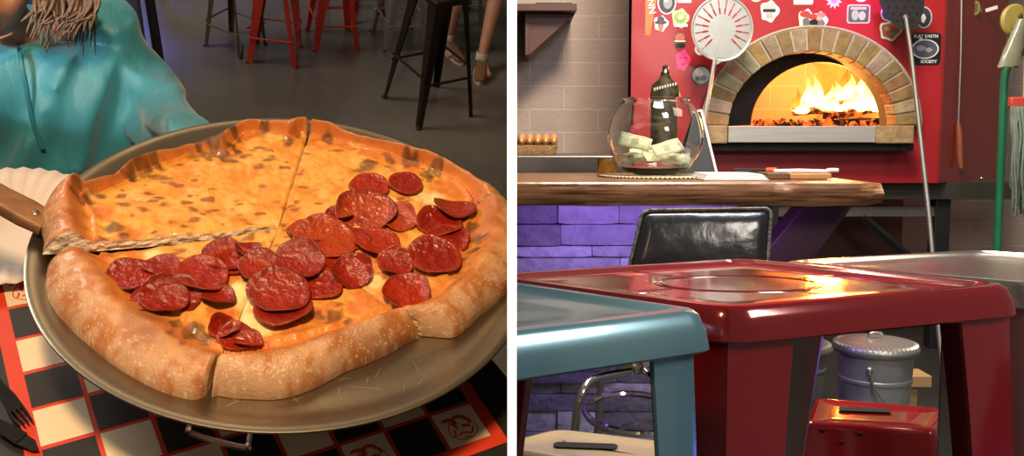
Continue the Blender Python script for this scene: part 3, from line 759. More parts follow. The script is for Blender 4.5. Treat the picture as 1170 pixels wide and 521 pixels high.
mb = MB(); z0 = zp[0]; mb.tube([z0+Vector((0, -0.006, 0.004)), z0+Vector((0.001, -0.010, -0.006)), z0+Vector((0.002, -0.009, -0.020))], [0.003, 0.0045, 0.003], 8, flat=0.5)
obj('zip_pull', mb, P('blue_zip_pull', (0.03, 0.12, 0.30), 0.3, 0.5), per)
# hair: overlapping tapering locks over the crown and down onto the shoulder
hair = P('hair_grey_brown', (0.20, 0.135, 0.10), 0.45, n=(120, 0.7, (0.06, 0.04, 0.03)), stretch=(3, 3, 0.4), b=(240, 0.25))
mb = MB(); rnd = random.Random(3)
def HP(x, y, z): return HM @ Vector((x, y, z))
for k in range(110):
    sx = 1 if k % 2 else -1; t = rnd.random()
    a = rnd.uniform(-0.15, 1.35)*1.0
    root = HP(sx*0.006, -0.045+0.10*t, 0.098-0.02*t); mid = HP(sx*(0.076), -0.058+0.11*t, 0.03); low = HP(sx*(0.082), -0.050+0.10*t, -0.06)
    if sx == 1: e1 = LD(rnd.uniform(44, 108), rnd.uniform(0, 16), 1.20+0.04*rnd.random()); e2 = e1+Vector((rnd.uniform(-0.012, 0.006), -0.012, -0.012-0.05*rnd.random()**2))
    else: e1 = HP(-0.09, -0.04+0.08*t, -0.13); e2 = e1+Vector((0, 0, -0.06))
    pts = smoothpath([root, HP(sx*0.045, -0.052+0.105*t, 0.088), mid, low, e1, e2], 6); N_ = len(pts)
    mb.tube(pts, [0.0055*(1-(i/(N_-1))**2.5)+0.0006 for i in range(N_)], 6, flat=0.7)
for k in range(70):
    e0 = HP(0.078, -0.03+0.05*rnd.random(), -0.01); u = rnd.uniform(38, 110)
    e1 = LD(u, rnd.uniform(-5, 15), 1.19); e2 = LD(u-rnd.uniform(-6, 22), rnd.uniform(14, 64-abs(u-66)*.7), 1.165)
    pts = smoothpath([e0, e1, e2], 8); N_ = len(pts)
    mb.tube(pts, [0.0030*(1-(i/(N_-1))**3)+0.0005 for i in range(N_)], 6)
mb.ell((0, 0, 0), (0, 0, 0)) if False else None
mb.M = HM; mb.ell((0, 0.020, 0.018), (0.073, 0.074, 0.092), 24, 16)
obj('hair', mb, hair, per, angle=180)
# trousers
mb = MB()
for sx in (-1, 1):
    mb.tube([pel+Vector((sx*.06, .02, .0)), pel+Vector((sx*.085, -.12, .0)), pel+Vector((sx*.10, -.33, 0)), pel+Vector((sx*.10, -.33, -.12)), pel+Vector((sx*.10, -.30, -.36))], [.085, .072, .060, .055, .045], 16)
obj('trousers', mb, P('dark_denim', (0.03, 0.04, 0.07), 0.8, n=(80, 0.4)), per)
for sx in (-1, 1):
    mb = MB(); b_ = pel+Vector((sx*.10, -.30, 0)); b_.z = 0
    mb.loft([rpoly([b_+Vector((-w, y, 0)), b_+Vector((w, y, 0)), b_+Vector((w*.8, y, h)), b_+Vector((-w*.8, y, h))], .012, 3) for y, w, h in ((.05, .028, .06), (.0, .032, .07), (-.08, .036, .05), (-.15, .034, .035), (-.18, .02, .025))])
    obj('shoe', mb, P('dark_shoe', (0.05, 0.05, 0.055), 0.6, n=(30, 0.3)), per)

# her chair: dark blue vinyl back in a dark metal frame ----------------------------
navy = P('navy_vinyl', (0.07, 0.09, 0.22), 0.32, n=(12, 0.4, (0.02, 0.03, 0.07)), b=(120, 0.08))
frm = P('chair_frame', (0.03, 0.032, 0.05), 0.3, 0.7, n=(20, 0.3))
chx = nb.x+0.02
pr1 = LD(185, 92, 1.44); pr2 = LD(171, 0, 1.48)
ch = thing('dining_chair', 'dark blue vinyl backed chair behind the teal sweater', 'chair', (pr1.x-0.21, 1.35, 0))
xr = pr1.x; xl = xr-0.44
dirp = (pr2-pr1).normalized()
def post(x, s_=1): 
    return [Vector((x, 1.44, 0.0)), Vector((x, 1.425, 0.38)), Vector((x, 1.43, pr1.z-0.06)), pr1+Vector((x-xr, 0, 0)), pr2+Vector((x-xr+(0 if s_ == 1 else -2*(pr2.x-pr1.x)), 0, 0)), pr2+dirp*0.10+Vector((x-xr+(0 if s_ == 1 else -2*(pr2.x-pr1.x)), 0, 0))]
for x, s_ in ((xr, 1), (xl, -1)):
    mb = MB(); mb.tube(smoothpath(post(x, s_), 5), 0.010, 8, flat=0.8); obj('back_post', mb, frm, ch)
    mb = MB(); mb.tube([(x, 1.10, 0), (x, 1.12, 0.37)], 0.010, 8); obj('front_leg', mb, frm, ch)
bl = pr1.z-0.05; th_ = (pr2+dirp*0.10)
mb = MB()
poly = [Vector((xl+0.012, 0, bl)), Vector((xr-0.012, 0, bl)), Vector((th_.x-0.012, 0, th_.z)), Vector((2*(xl+0.22)-th_.x+0.012, 0, th_.z))]
def cy(p, o): q = p.copy(); q.y = 1.43+(q.z-bl)/(th_.z-bl)*(th_.y-1.44)+o; return q
mb.loft([[cy(p, o) for p in rpoly(inset(poly, i), 0.03)] for o, i in ((0.018, 0.02), (0.022, 0.006), (0.0, 0), (-0.018, 0.004), (-0.026, 0.02), (-0.028, 0.04))])
obj('backrest', mb, navy, ch, angle=60)
mb = MB(); mb.loft([[Vector((p.x, p.y, z)) for p in rpoly(inset([Vector((xl, 1.08, 0)), Vector((xr, 1.08, 0)), Vector((xr, 1.44, 0)), Vector((xl, 1.44, 0))], i), 0.03)] for z, i in ((0.325, 0.01), (0.33, 0), (0.365, 0), (0.375, 0.015))])
obj('seat', mb, navy, ch, angle=60)

# ------------------------------------------------------------------ metal stools across the floor
def tolix_leg(mb, top, foot, cdir, wt, wb, th=0.004):
    """folded sheet leg: two faces along directions cdir[0], cdir[1] from the corner line top->foot"""
    a, b = cdir
    rings = []
    for k in range(9):
        t = k/8; p = Vector(top).lerp(Vector(foot), t); w = lerp(wt, wb, t**0.7)
        inn_ = (a+b)*th
        rings.append([p+a*w, p+a*w*0.25, p+(a+b)*0.0025, p+b*w*0.25, p+b*w, p+b*w+a*th, p+inn_, p+a*w+b*th])
    mb.loft(rings)
def high_stool(name, label, metal, seat_h=0.74, group=None, w_seat=0.30, foot_w=0.40, wt=0.06, wb=0.022, lower=0.22, thin=False, seatmat=None):
    t = thing(name, label, 'stool', (0, 0, 0), group)
    h = w_seat/2; fh = foot_w/2
    cn_ = [Vector((-h, -h, 0)), Vector((h, -h, 0)), Vector((h, h, 0)), Vector((-h, h, 0))]
    for c in cn_:
        sx, sy = math.copysign(1, c.x), math.copysign(1, c.y); mb = MB()
        if thin: mb.tube([(c.x*0.9, c.y*0.9, seat_h-0.03), (sx*fh, sy*fh, 0.0)], [0.011, 0.011], 8)
        else: tolix_leg(mb, (c.x*0.96, c.y*0.96, seat_h-0.02), (sx*fh, sy*fh, 0.0), (Vector((-sx, 0, 0)), Vector((0, -sy, 0))), wt, wb)
        lg = obj('leg', mb, metal, t, angle=30)
        mb = MB(); mb.box((sx*fh-0.013-0.004*sx, sy*fh-0.013-0.004*sy, 0), (sx*fh+0.013-0.004*sx, sy*fh+0.013-0.004*sy, 0.014)); obj('rubber_foot', mb, P('rubber', (0.02, 0.02, 0.02), 0.8), lg, bevel=0.003)
    for k, (a, b) in enumerate(((0, 1), (1, 2), (2, 3), (3, 0))):
        q = 1-lower/seat_h; A_ = cn_[a].lerp(cn_[a]*(fh/h), q); B_ = cn_[b].lerp(cn_[b]*(fh/h), q); mb = MB()
        z = lower+(0.04 if k % 2 else 0)
        mb.tube([A_+Vector((0, 0, z)), (A_+B_)/2+Vector((0, 0, z)), B_+Vector((0, 0, z))], 0.008, 8); obj('footrest', mb, metal, t)
    mb = MB()
    mb.loft([[Vector((p.x, p.y, z)) for p in rpoly(inset(cn_, i), 0.035)] for z, i in ((seat_h-0.035, 0.0), (seat_h-0.006, 0), (seat_h, 0.006), (seat_h+0.001, 0.015), (seat_h-0.004, 0.024), (seat_h-0.004, 0.08))])
    obj('seat', mb, seatmat or metal, t, angle=35)
    return t
def copy_tree(o, parent=None, label=None):
    c = o.copy(); COL.objects.link(c); c.parent = parent
    if label: c['label'] = label
    for ch_ in list(o.children): copy_tree(ch_, c)
    return c
redm = P('red_metal_matt', (0.42, 0.03, 0.018), 0.35, 0.2, coat=0.3, n=(9, 0.4))
gun = P('bronze_metal', (0.20, 0.15, 0.11), 0.35, 0.9, n=(9, 0.5, (0.10, 0.08, 0.06)))
galv = P('silver_metal', (0.55, 0.54, 0.52), 0.3, 0.9, n=(9, 0.4, (0.4, 0.4, 0.4)))
blk = P('black_metal', (0.035, 0.028, 0.024), 0.28, 0.8, n=(7, 0.5, (0.09, 0.065, 0.04)))
def put(t, x, y, rz, sc):
    t.location = (x, y, 0); t.rotation_euler = (0, 0, math.radians(rz)); t.scale = (sc, sc, sc)
b1 = high_stool('bar_stool', 'black metal bar stool nearest behind the pizza', blk, 0.76, wt=0.085, wb=0.028, foot_w=0.40, w_seat=0.27, lower=0.27); put(b1, 0.512, 2.41, 25, 0.50)
r1 = high_stool('bar_stool', 'red metal bar stool, left one of the three red ones on the dining floor', redm, 0.76, foot_w=0.40, w_seat=0.30, wt=0.11, wb=0.045); put(r1, 0.065, 2.70, -8, 0.38)
r2 = copy_tree(r1, label='red metal bar stool, middle one of the three red ones on the dining floor'); LEFT.append(r2); put(r2, 0.250, 2.82, 8, 0.38)
r3 = copy_tree(r1, label='red metal bar stool, right one of the three red ones, nearest the black stool'); LEFT.append(r3); put(r3, 0.345, 3.05, 35, 0.38)
s1 = high_stool('bar_stool', 'bronze metal bar stool left of the red stools', gun, 0.76, foot_w=0.40, wt=0.08, wb=0.035); put(s1, -0.055, 2.75, -35, 0.34)
s2 = high_stool('bar_stool', 'silver metal bar stool half hidden between red and black stools', galv, 0.76, foot_w=0.40, wt=0.10, wb=0.05); put(s2, 0.475, 2.85, 12, 0.38)
s3 = copy_tree(s1, label='distant bronze bar stool far left of the dining floor'); LEFT.append(s3); put(s3, -0.28, 3.2, 30, 0.36)
for q in (r1, r2, r3): q['group'] = 'red metal bar stools in the dining room'

# ------------------------------------------------------------------ person on the far stool: bare shins, brown shoes
p2 = thing('person', 'person with bare shins and brown shoes at the far stool, upper body beyond view', 'person', (0.68, 2.72, 0))
SC2 = 0.52; PB = Vector((0.68, 2.72, 0))
fa = PB+Vector((-0.046, 0.06, 0))/SC2; fb = PB+Vector((0.045, -0.065, 0))/SC2
hipc = PB+Vector((0.03, 0.62, 0.62))
ka = fa+Vector((0.03, 0.06, 0.50)); kb = fb+Vector((0.10, 0.26, 0.50))
AN = 0.085
V = [(hipc, .12), (hipc+Vector((0, .02, .22)), .11), (hipc+Vector((0, 0, .44)), .12), (hipc+Vector((0, 0, .56)), .055), (hipc+Vector((0, -.02, .70)), (.075, .09)),
     (hipc+Vector((-.10, -.06, 0)), .09), (ka, .055), (ka.lerp(fa+Vector((0, 0, AN)), .35), .054), (fa+Vector((0, .02, AN)), .032), (fa+Vector((0, -.06, .03)), .028), (fa+Vector((0, -.12, .025)), .022),
     (hipc+Vector((.10, -.06, 0)), .09), (kb, .055), (kb.lerp(fb+Vector((0, 0, AN)), .35), .054), (fb+Vector((0, .02, AN)), .032), (fb+Vector((.02, -.06, .03)), .028), (fb+Vector((.03, -.12, .025)), .022),
     (hipc+Vector((-.19, 0, .42)), .05), (hipc+Vector((-.24, -.02, .18)), .04), (hipc+Vector((-.14, -.22, .12)), .028), (hipc+Vector((.19, 0, .42)), .05), (hipc+Vector((.24, -.02, .18)), .04), (hipc+Vector((.14, -.22, .12)), .028)]
E_ = [(0, 1), (1, 2), (2, 3), (3, 4), (0, 5), (5, 6), (6, 7), (7, 8), (8, 9), (9, 10), (0, 11), (11, 12), (12, 13), (13, 14), (14, 15), (15, 16), (2, 17), (17, 18), (18, 19), (2, 20), (20, 21), (21, 22)]
skin_body('body', V, E_, P('tan_skin', (0.42, 0.21, 0.14), 0.55, n=(20, 0.3)), p2); p2.scale = (SC2, SC2, SC2)
for (f_, k_, tilt) in ((fa, ka, 0.35), (fb, kb, -0.25)):
    mb = MB(); mb.M = Matrix.Translation(f_) @ Matrix.Rotation(tilt, 4, 'Z')
    mb.loft([rpoly([Vector((-w, y, z0)), Vector((w, y, z0)), Vector((w*.8, y, h)), Vector((-w*.8, y, h))], .018, 4) for y, w, h, z0 in ((.055, .024, .055, .018), (.045, .034, .095, .018), (.0, .036, .098, .018), (-.05, .040, .075, .018), (-.11, .044, .055, .018), (-.16, .040, .046, .018), (-.185, .024, .036, .018))])
    so = obj('shoe', mb, P('brown_suede', (0.15, 0.075, 0.038), 0.75, n=(50, 0.4)), p2, angle=60)
    mb = MB(); mb.M = Matrix.Translation(f_) @ Matrix.Rotation(tilt, 4, 'Z')
    mb.loft([[Vector((x*w, y+0, z)) for x, y in [(math.cos(q*2*PI/20), math.sin(q*2*PI/20)*0.125-0.065) for q in range(20)]] for z, w in ((0.0, .043), (0.02, .045))])
    obj('sole', mb, P('pale_sole', (0.45, 0.38, 0.30), 0.7), so)
    mb = MB(); mb.M = Matrix.Translation(f_); mb.lathe([(0.040, 0.075), (0.041, 0.12), (0.037, 0.125), (0.036, 0.078)], (0, 0.02, 0), 20); obj('sock', mb, P('grey_sock', (0.5, 0.48, 0.45), 0.9, n=(90, .3)), p2)
mb = MB()
for h_, k_ in ((V[5][0], ka), (V[11][0], kb)): mb.tube([h_, h_.lerp(k_, 0.75)], [.115, .09], 16)
mb.ell(tuple(hipc), (.17, .13, .13)); obj('shorts', mb, P('khaki_cloth', (0.2, 0.18, 0.13), 0.85, n=(60, .3)), p2)
mb = MB(); mb.loft([ring(hipc+Vector((0, 0, z)), w, d_, 24) for z, w, d_ in ((.05, .16, .12), (.25, .16, .12), (.42, .19, .12), (.50, .12, .09))])
obj('shirt', mb, P('dark_shirt', (0.06, 0.06, 0.07), 0.85, n=(60, .3)), p2)
mb = MB(); hd_ = hipc+Vector((0, -.02, .72)); mb.ell(tuple(hd_+Vector((0, .012, .02))), (.082, .092, .10)); obj('hair', mb, P('dark_hair', (0.04, 0.03, 0.02), 0.6, n=(90, .4)), p2)
s4 = copy_tree(s2, label='silver metal bar stool under the person in brown shoes'); LEFT.append(s4); put(s4, 0.715, 2.72+0.33, 10, 0.36)

# ================================================================== RIGHT: the pizza bar
SIDE[0] = 'R'
X0 = 0.0035
# floor and back wall -----------------------------------------------------------
mb = MB(); mb.box((X0, 0.2, -0.05), (5, 7.0, 0)); struct('floor_bar', mb, P('bar_floor', (0.035, 0.032, 0.03), 0.45, n=(5, 0.5), b=(20, 0.1)), smooth=False)
bw = bpy.data.materials.new('painted_block'); bw.use_nodes = True; N = bw.node_tree.nodes; L = bw.node_tree.links; B = N['Principled BSDF']; B.inputs['Roughness'].default_value = 0.55
tc = N.new('ShaderNodeTexCoord'); mp = N.new('ShaderNodeMapping'); L.new(tc.outputs['Object'], mp.inputs[0]); mp.inputs['Rotation'].default_value = (-PI/2, 0, 0)
br = N.new('ShaderNodeTexBrick'); L.new(mp.outputs[0], br.inputs[0]); br.inputs['Scale'].default_value = 1; br.inputs['Brick Width'].default_value = 0.37; br.inputs['Row Height'].default_value = 0.124; br.inputs['Mortar Size'].default_value = 0.0035
br.inputs['Color1'].default_value = (0.50, 0.385, 0.325, 1); br.inputs['Color2'].default_value = (0.47, 0.36, 0.31, 1); br.inputs['Mortar'].default_value = (0.62, 0.50, 0.43, 1); br.inputs['Mortar Smooth'].default_value = 0.3
L.new(br.outputs[0], B.inputs['Base Color'])
no_ = N.new('ShaderNodeTexNoise'); no_.inputs['Scale'].default_value = 60; L.new(tc.outputs['Object'], no_.inputs[0])
ad = N.new('ShaderNodeMath'); ad.operation = 'MULTIPLY_ADD'; ad.inputs[1].default_value = -0.6; L.new(br.outputs['Fac'], ad.inputs[0]); L.new(no_.outputs['Fac'], ad.inputs[2])
bu = N.new('ShaderNodeBump'); bu.inputs['Strength'].default_value = 0.3; bu.inputs['Distance'].default_value = 0.01; L.new(ad.outputs[0], bu.inputs['Height']); L.new(bu.outputs[0], B.inputs['Normal'])
mb = MB(); mb.box((X0, 5.0, 0), (5, 5.15, 3.4)); struct('wall_back', mb, bw, smooth=False)

# ------------------------------------------------------------------ oven housing
YF = 4.05
def XP(u, y=YF): return (u-CX)/F*y/(RW @ camray(CX, 0)).y if False else RD(u, 160, y).x
def ZP(v, y=YF): return RD(700, v, y).z
redp = P('oven_red', (0.40, 0.014, 0.020), 0.42, n=(3, 0.25, (0.32, 0.012, 0.018)), b=(40, 0.03), coat=0.08)
xa, xb, xc = XP(717), XP(1072), RD(1141, 160, 4.45).x
zb = ZP(209); zt = 2.75
ov = thing('pizza_oven', 'red wood fired pizza oven with brick arch, steel ledge and a burning fire inside', 'oven', ((xa+xb)/2, YF, 0))
# arch data
ax_, az_ = XP(923), ZP(144); ra, rb = (XP(1045)-XP(801))/2, ZP(33)-ZP(144); ia, ib = ra-0.108, rb-0.100
def ell_pt(a, rx, rz, y, cx=None, cz=None): return Vector(((cx or ax_)+rx*math.cos(a), y, (cz or az_)+rz*math.sin(a)))
# front sheet with an arched hole, side sheets, angled right sheet
mb = MB(); NA = 48
frame = []
for k in range(NA+1):
    a = PI*k/NA; d = Vector((math.cos(a), math.sin(a)))
    # project onto the outer rectangle
    tx = ((xb-ax_) if d.x > 0 else (ax_-xa))/max(1e-6, abs(d.x)); tz = (zt-az_)/max(1e-6, d.y); t = min(tx, tz)
    frame.append(Vector((ax_+d.x*t, YF, az_+d.y*t)))
# fix the corners
inn_ = [ell_pt(PI*k/NA, ra-0.03, rb-0.03, YF) for k in range(NA+1)]
ci = min(range(NA+1), key=lambda k: (frame[k]-Vector((xb, YF, zt))).length); frame[ci] = Vector((xb, YF, zt))
ci = min(range(NA+1), key=lambda k: (frame[k]-Vector((xa, YF, zt))).length); frame[ci] = Vector((xa, YF, zt))
A_ = [mb.v(p) for p in frame]; B_ = [mb.v(p) for p in inn_]
for k in range(NA): mb.f([A_[k], A_[k+1], B_[k+1], B_[k]])
mb._mark()
mb.box((xa, YF, zb), (xb, YF+0.012, az_-0.03)); mb.box((xa, YF-0.0005, az_-0.031), (ax_-ra+0.03, YF+0.01, az_+0.001)); mb.box((ax_+ra-0.03, YF-0.0005, az_-0.031), (xb, YF+0.01, az_+0.001))
xa2 = xa*4.9/YF+0.02; mb.prism([(xa, YF, zb), (xa+0.012, YF, zb), (xa2+0.012, 4.9, zb), (xa2, 4.9, zb)], (0, 0, zt-zb)); mb.prism([(xa, YF, zt), (xb, YF, zt), (xc, 4.45, zt), (xc, 4.9, zt), (xa2, 4.9, zt)], (0, 0, 0.01))
obj('housing', mb, redp, ov, smooth=False)
mb = MB(); mb.prism([(xb, YF, zb), (xb+0.012, YF, zb), (xc+0.012, 4.45, zb), (xc, 4.45, zb)], (0, 0, zt-zb)); mb.box((xc, 4.45, zb), (xc+0.012, 4.95, zt))
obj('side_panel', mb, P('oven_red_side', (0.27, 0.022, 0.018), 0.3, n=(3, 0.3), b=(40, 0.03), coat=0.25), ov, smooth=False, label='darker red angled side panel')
for (u, v) in ((1092, 204), (1122, 204)):
    y = YF+(RD(u, 160, 4.2).x-xb)/(xc-xb)*0.4; mb = MB(); p = RD(u, v, y-0.006); mb.ell(tuple(p), (0.007, 0.004, 0.007), 8, 6); obj('screw', mb, P('zinc', (0.7, 0.68, 0.62), 0.3, 1.0), ov)
# brick arch
mb = MB(); nb_ = 21; rnd = random.Random(4)
bl_ = [(0.44, 0.27, 0.10), (0.50, 0.40, 0.24), (0.36, 0.23, 0.10), (0.52, 0.38, 0.20), (0.46, 0.32, 0.16)]
for k in range(nb_):
    a0, a1 = PI*k/nb_+0.010, PI*(k+1)/nb_-0.010; c = bl_[k % 2 if rnd.random() < 0.7 else rnd.randrange(5)]; mb.c(*[x*rnd.uniform(0.62, 0.82) for x in c])
    dy = rnd.uniform(-0.004, 0.004); ring_ = []
    for s_, (rx, rz) in ((0, (ia, ib)), (1, (ra, rb))):
        ring_.append([ell_pt(lerp(a0, a1, t/3), rx, rz, YF-0.050+dy) for t in range(4)])
    poly = ring_[0]+ring_[1][::-1]; mb.prism(poly, (0, 0.10, 0))
obj('brick_arch', mb, P('arch_brick', (0.5, 0.35, 0.2), 0.75, vcol=True, n=(22, 0.55, (0.45, 0.38, 0.32)), b=(60, 0.5)), ov, smooth=False, bevel=0.004)
mb = MB()
mb.loft([[ell_pt(PI*k/48, rx, rz, y) for k in range(49)]+[ell_pt(PI*(48-k)/48, rx2, rz2, y) for k in range(49)] for y, rx, rz, rx2, rz2 in ((YF-0.044, ra-0.003, rb-0.003, ia+0.003, ib+0.003), (YF+0.05, ra-0.003, rb-0.003, ia+0.003, ib+0.003))])
obj('mortar', mb, P('pale_mortar', (0.46, 0.40, 0.30), 0.85, n=(60, 0.4), b=(90, 0.4)), ov, smooth=False)
mb = MB(); mb.tube([ell_pt(PI*k/48, ra+0.004, rb+0.004, YF-0.040) for k in range(49)], 0.008, 6)
obj('arch_edging', mb, MATS['pale_mortar'], ov)
# dark mouth: flared tunnel and a black iron door frame whose opening is nearer the right
YM = YF+0.16
ox0, ox1 = RD(858, 140, YM).x, RD(1010, 140, YM).x+0.02; oc = (ox0+ox1)/2; orx = (ox1-ox0)/2; ozb = RD(900, 143, YM).z; orz = RD(900, 71, YM).z-ozb
mb = MB()
mb.loft([[ell_pt(PI*k/48, ia+0.002, ib+0.002, YF-0.03) for k in range(49)], [ell_pt(PI*k/48, ia+0.015, ib+0.01, YM) for k in range(49)]], cap=False, close=False)
R1 = [ell_pt(PI*k/48, ia+0.015, ib+0.01, YM) for k in range(49)]; R2 = [ell_pt(PI*k/48, orx, orz, YM, oc, ozb) for k in range(49)]; R3 = [ell_pt(PI*k/48, orx, orz, YM+0.05, oc, ozb) for k in range(49)]
mb.loft([R1, R2, R3], cap=False, close=False)
mb.box((ax_-ia, YF-0.02, az_-0.03), (ax_+ia, YM+0.06, az_-0.004))
obj('oven_mouth', mb, P('soot_shadow_black', (0.012, 0.010, 0.009), 0.8, n=(20, 0.5, (0.03, 0.022, 0.016)), b=(40, 0.2)), ov, smooth=False)
# chamber
mb = MB(); n, m_ = 40, 16; rings = []; chx_, chz = oc-0.02, ozb-0.01; CRX, CRY, CRZ = 0.48, 0.42, 0.36; CY_ = YM+0.05+CRY*0.93
for i in range(m_+1):
    if i < 6: cs, hz = 1.0, 0.31*i/6
    else: th = PI/2*(i-6)/(m_-6); cs, hz = max(0.01, math.cos(th)), 0.31+0.16*math.sin(th)
    rings.append([Vector((chx_+CRX*cs*math.cos(t*2*PI/n), CY_+CRY*cs*math.sin(t*2*PI/n), chz+hz)) for t in range(n)])
R = [[mb.v(p) for p in r] for r in rings]
for i in range(m_):
    for t in range(n):
        c = sum((v.co for v in (R[i][t], R[i][(t+1) % n], R[i+1][t])), Vector())/3
        if c.y < YM+0.22 and abs(c.x-oc) < orx+0.06 and i < 6: continue
        mb.f([R[i][t], R[i][(t+1) % n], R[i+1][(t+1) % n], R[i+1][t]])
mb._mark(); mb.box((chx_-CRX, YM, chz-0.03), (chx_+CRX, CY_+CRY, chz))
obj('firebrick_chamber', mb, P('firebrick', (0.60, 0.36, 0.20), 0.9, n=(14, 0.5, (0.40, 0.22, 0.12)), b=(50, 0.4)), ov, angle=180)
# ledge
zl0, zl1 = RD(900, 164, YF-0.13).z, RD(900, 144, YF-0.13).z
mb = MB(); mb.box((XP(832, YF-0.13), YF-0.13, zl0+0.004), (RD(1001, 150, YF-0.13).x, YF+0.04, zl1)); obj('steel_ledge', mb, P('brushed_steel', (0.50, 0.48, 0.46), 0.45, 0.45, n=(5, 0.3), stretch=(1, 30, 30)), ov, bevel=0.003, smooth=False)
for u0, u1, c in ((800, 831.5, (0.42, 0.28, 0.15)), (1001.5, 1045, (0.40, 0.27, 0.13))):
    mb = MB(); mb.c(*c); mb.box((RD(u0, 150, YF-0.13).x, YF-0.128, zl0), (RD(u1, 150, YF-0.13).x, YF+0.04, zl1+0.002)); obj('ledge_brick', mb, MATS['arch_brick'], ov, bevel=0.005, smooth=False)
mb = MB(); mb.box((RD(800, 150, YF-0.1).x, YF-0.10, zl0-0.032), (RD(1045, 150, YF-0.1).x, YF, zl0)); obj('ledge_shadow', mb, MATS['soot_shadow_black'], ov, smooth=False, bevel=0.003)  # dark strip painted in for the shadow under the ledge
# stand under the oven
stnd = P('stand_black', (0.022, 0.022, 0.022), 0.5, 0.4, n=(10, 0.4)); mb = MB(); 
mb.box((xa, YF+0.05, zb-0.075), (xc, YF+0.09, zb-0.0)); obj('stand_rail', mb, P('dark_olive_steel', (0.055, 0.05, 0.035), 0.5, 0.3, n=(8, .4)), ov, smooth=False)
for x in (xa+0.05, XP(880), XP(1082)):
    mb = MB(); mb.box((x, YF+0.08, 0), (x+0.07, YF+0.15, zb-0.07)); obj('stand_leg', mb, stnd, ov, smooth=False, bevel=0.004)
z1 = ZP(242); mb = MB(); mb.box((xa, YF+0.09, z1-0.028), (XP(1082), YF+0.13, z1+0.016)); obj('stand_rail', mb, P('grey_steel', (0.14, 0.125, 0.11), 0.5, 0.5, n=(8, .4)), ov, smooth=False)
mb = MB(); p0, p1 = RD(985, 247, YF+0.1), RD(1060, 312, YF+0.1); mb.tube([p0, p1], 0.020, 4); obj('stand_brace', mb, stnd, ov, smooth=False); mb = MB(); mb.tube([RD(885, 300, YF+.12), RD(906, 248, YF+.12)], 0.016, 4); obj('stand_brace', mb, stnd, ov, smooth=False)
mb = MB(); mb.box((XP(885), 4.5, 0.25), (XP(1085), 4.52, zb-0.08)); obj('dim_wall_sheet', mb, P('dim_wall_brown', (0.10, 0.055, 0.04), 0.8, n=(4, .4)), ov, smooth=False)  # added sheet, dark brown for the dim wall behind the stand

# fire ----------------------------------------------------------------------------
def flame_mat(name, c0, c1, s0, s1):
    m = bpy.data.materials.new(name); m.use_nodes = True; N = m.node_tree.nodes; L = m.node_tree.links; N.clear()
    out = N.new('ShaderNodeOutputMaterial'); em = N.new('ShaderNodeEmission'); tr = N.new('ShaderNodeBsdfTransparent'); mx = N.new('ShaderNodeMixShader')
    tc = N.new('ShaderNodeTexCoord'); sp = N.new('ShaderNodeSeparateXYZ'); L.new(tc.outputs['Generated'], sp.inputs[0])
    r = N.new('ShaderNodeValToRGB'); r.color_ramp.elements[0].color = (*c0, 1); r.color_ramp.elements[1].color = (*c1, 1); r.color_ramp.elements[0].position = 0.35; L.new(sp.outputs[2], r.inputs[0]); L.new(r.outputs[0], em.inputs[0])
    mr = N.new('ShaderNodeMapRange'); mr.inputs[3].default_value = s0; mr.inputs[4].default_value = s1; L.new(sp.outputs[2], mr.inputs[0]); L.new(mr.outputs[0], em.inputs[1])
    lw = N.new('ShaderNodeLayerWeight'); lw.inputs[0].default_value = 0.35; r2 = N.new('ShaderNodeValToRGB'); r2.color_ramp.elements[0].color = (0.95, 0.95, 0.95, 1); r2.color_ramp.elements[1].color = (0.0, 0.0, 0.0, 1); r2.color_ramp.elements[1].position = 0.75
    L.new(lw.outputs['Facing'], r2.inputs[0]); L.new(r2.outputs[0], mx.inputs[0]); L.new(tr.outputs[0], mx.inputs[1]); L.new(em.outputs[0], mx.inputs[2]); L.new(mx.outputs[0], out.inputs[0])
    return m
fm1 = flame_mat('flame', (1.0, 0.68, 0.22), (1.0, 0.50, 0.06), 7.0, 2.2); fm2 = flame_mat('flame_edge', (1.0, 0.40, 0.04), (1.0, 0.25, 0.02), 2.2, 0.9)
fire = thing('fire', 'bright yellow flames burning on logs in the oven chamber', 'fire', tuple(RD(960, 140, 4.55)))
rnd = random.Random(9)
def flame(u, v0, v1, wpx, y, m, lean=0):
    mb = MB(); b = RD(u, v0, y); t_ = RD(u+lean, v1, y); rings = []; w = wpx*y/F
    for k in range(15):
        f_ = k/14; c = b.lerp(t_, f_)+Vector((math.sin(f_*7+u)*w*0.28*f_, math.cos(f_*6+u)*w*0.2*f_, 0)); r = w*(math.sin(PI*min(1, f_*0.72+0.24))**1.3)*(1-f_**2.5)+0.0015
        rings.append([c+Vector((math.cos(t*2*PI/12)*r*(1+0.25*math.sin(3*t+f_*9)), math.sin(t*2*PI/12)*r*0.6, 0)) for t in range(12)])
    mb.loft(rings); obj('flame', mb, m, fire, angle=180)
for a in ((908, 128, 102, 6, 4.55, fm2, 4), (922, 126, 88, 8, 4.58, fm1, 3), (934, 126, 84, 9, 4.6, fm1, -2), (945, 126, 96, 8, 4.55, fm1, 6), (958, 122, 92, 10, 4.62, fm1, -3), (970, 120, 84, 11, 4.66, fm1, 2), (984, 120, 79, 12, 4.68, fm1, 3), (996, 120, 88, 11, 4.64, fm1, -2), (1004, 126, 98, 9, 4.6, fm1, -4), (962, 116, 77, 7, 4.75, fm2, 6), (990, 118, 76, 9, 4.76, fm2, -6), (976, 128, 104, 14, 4.52, fm1, 0), (950, 128, 108, 16, 4.5, fm1, 0), (915, 130, 114, 9, 4.48, fm1, 5), (1000, 128, 82, 13, 4.58, fm1, -6), (930, 128, 98, 12, 4.6, fm1, 2), (990, 126, 96, 15, 4.5, fm1, 2)): flame(*a)
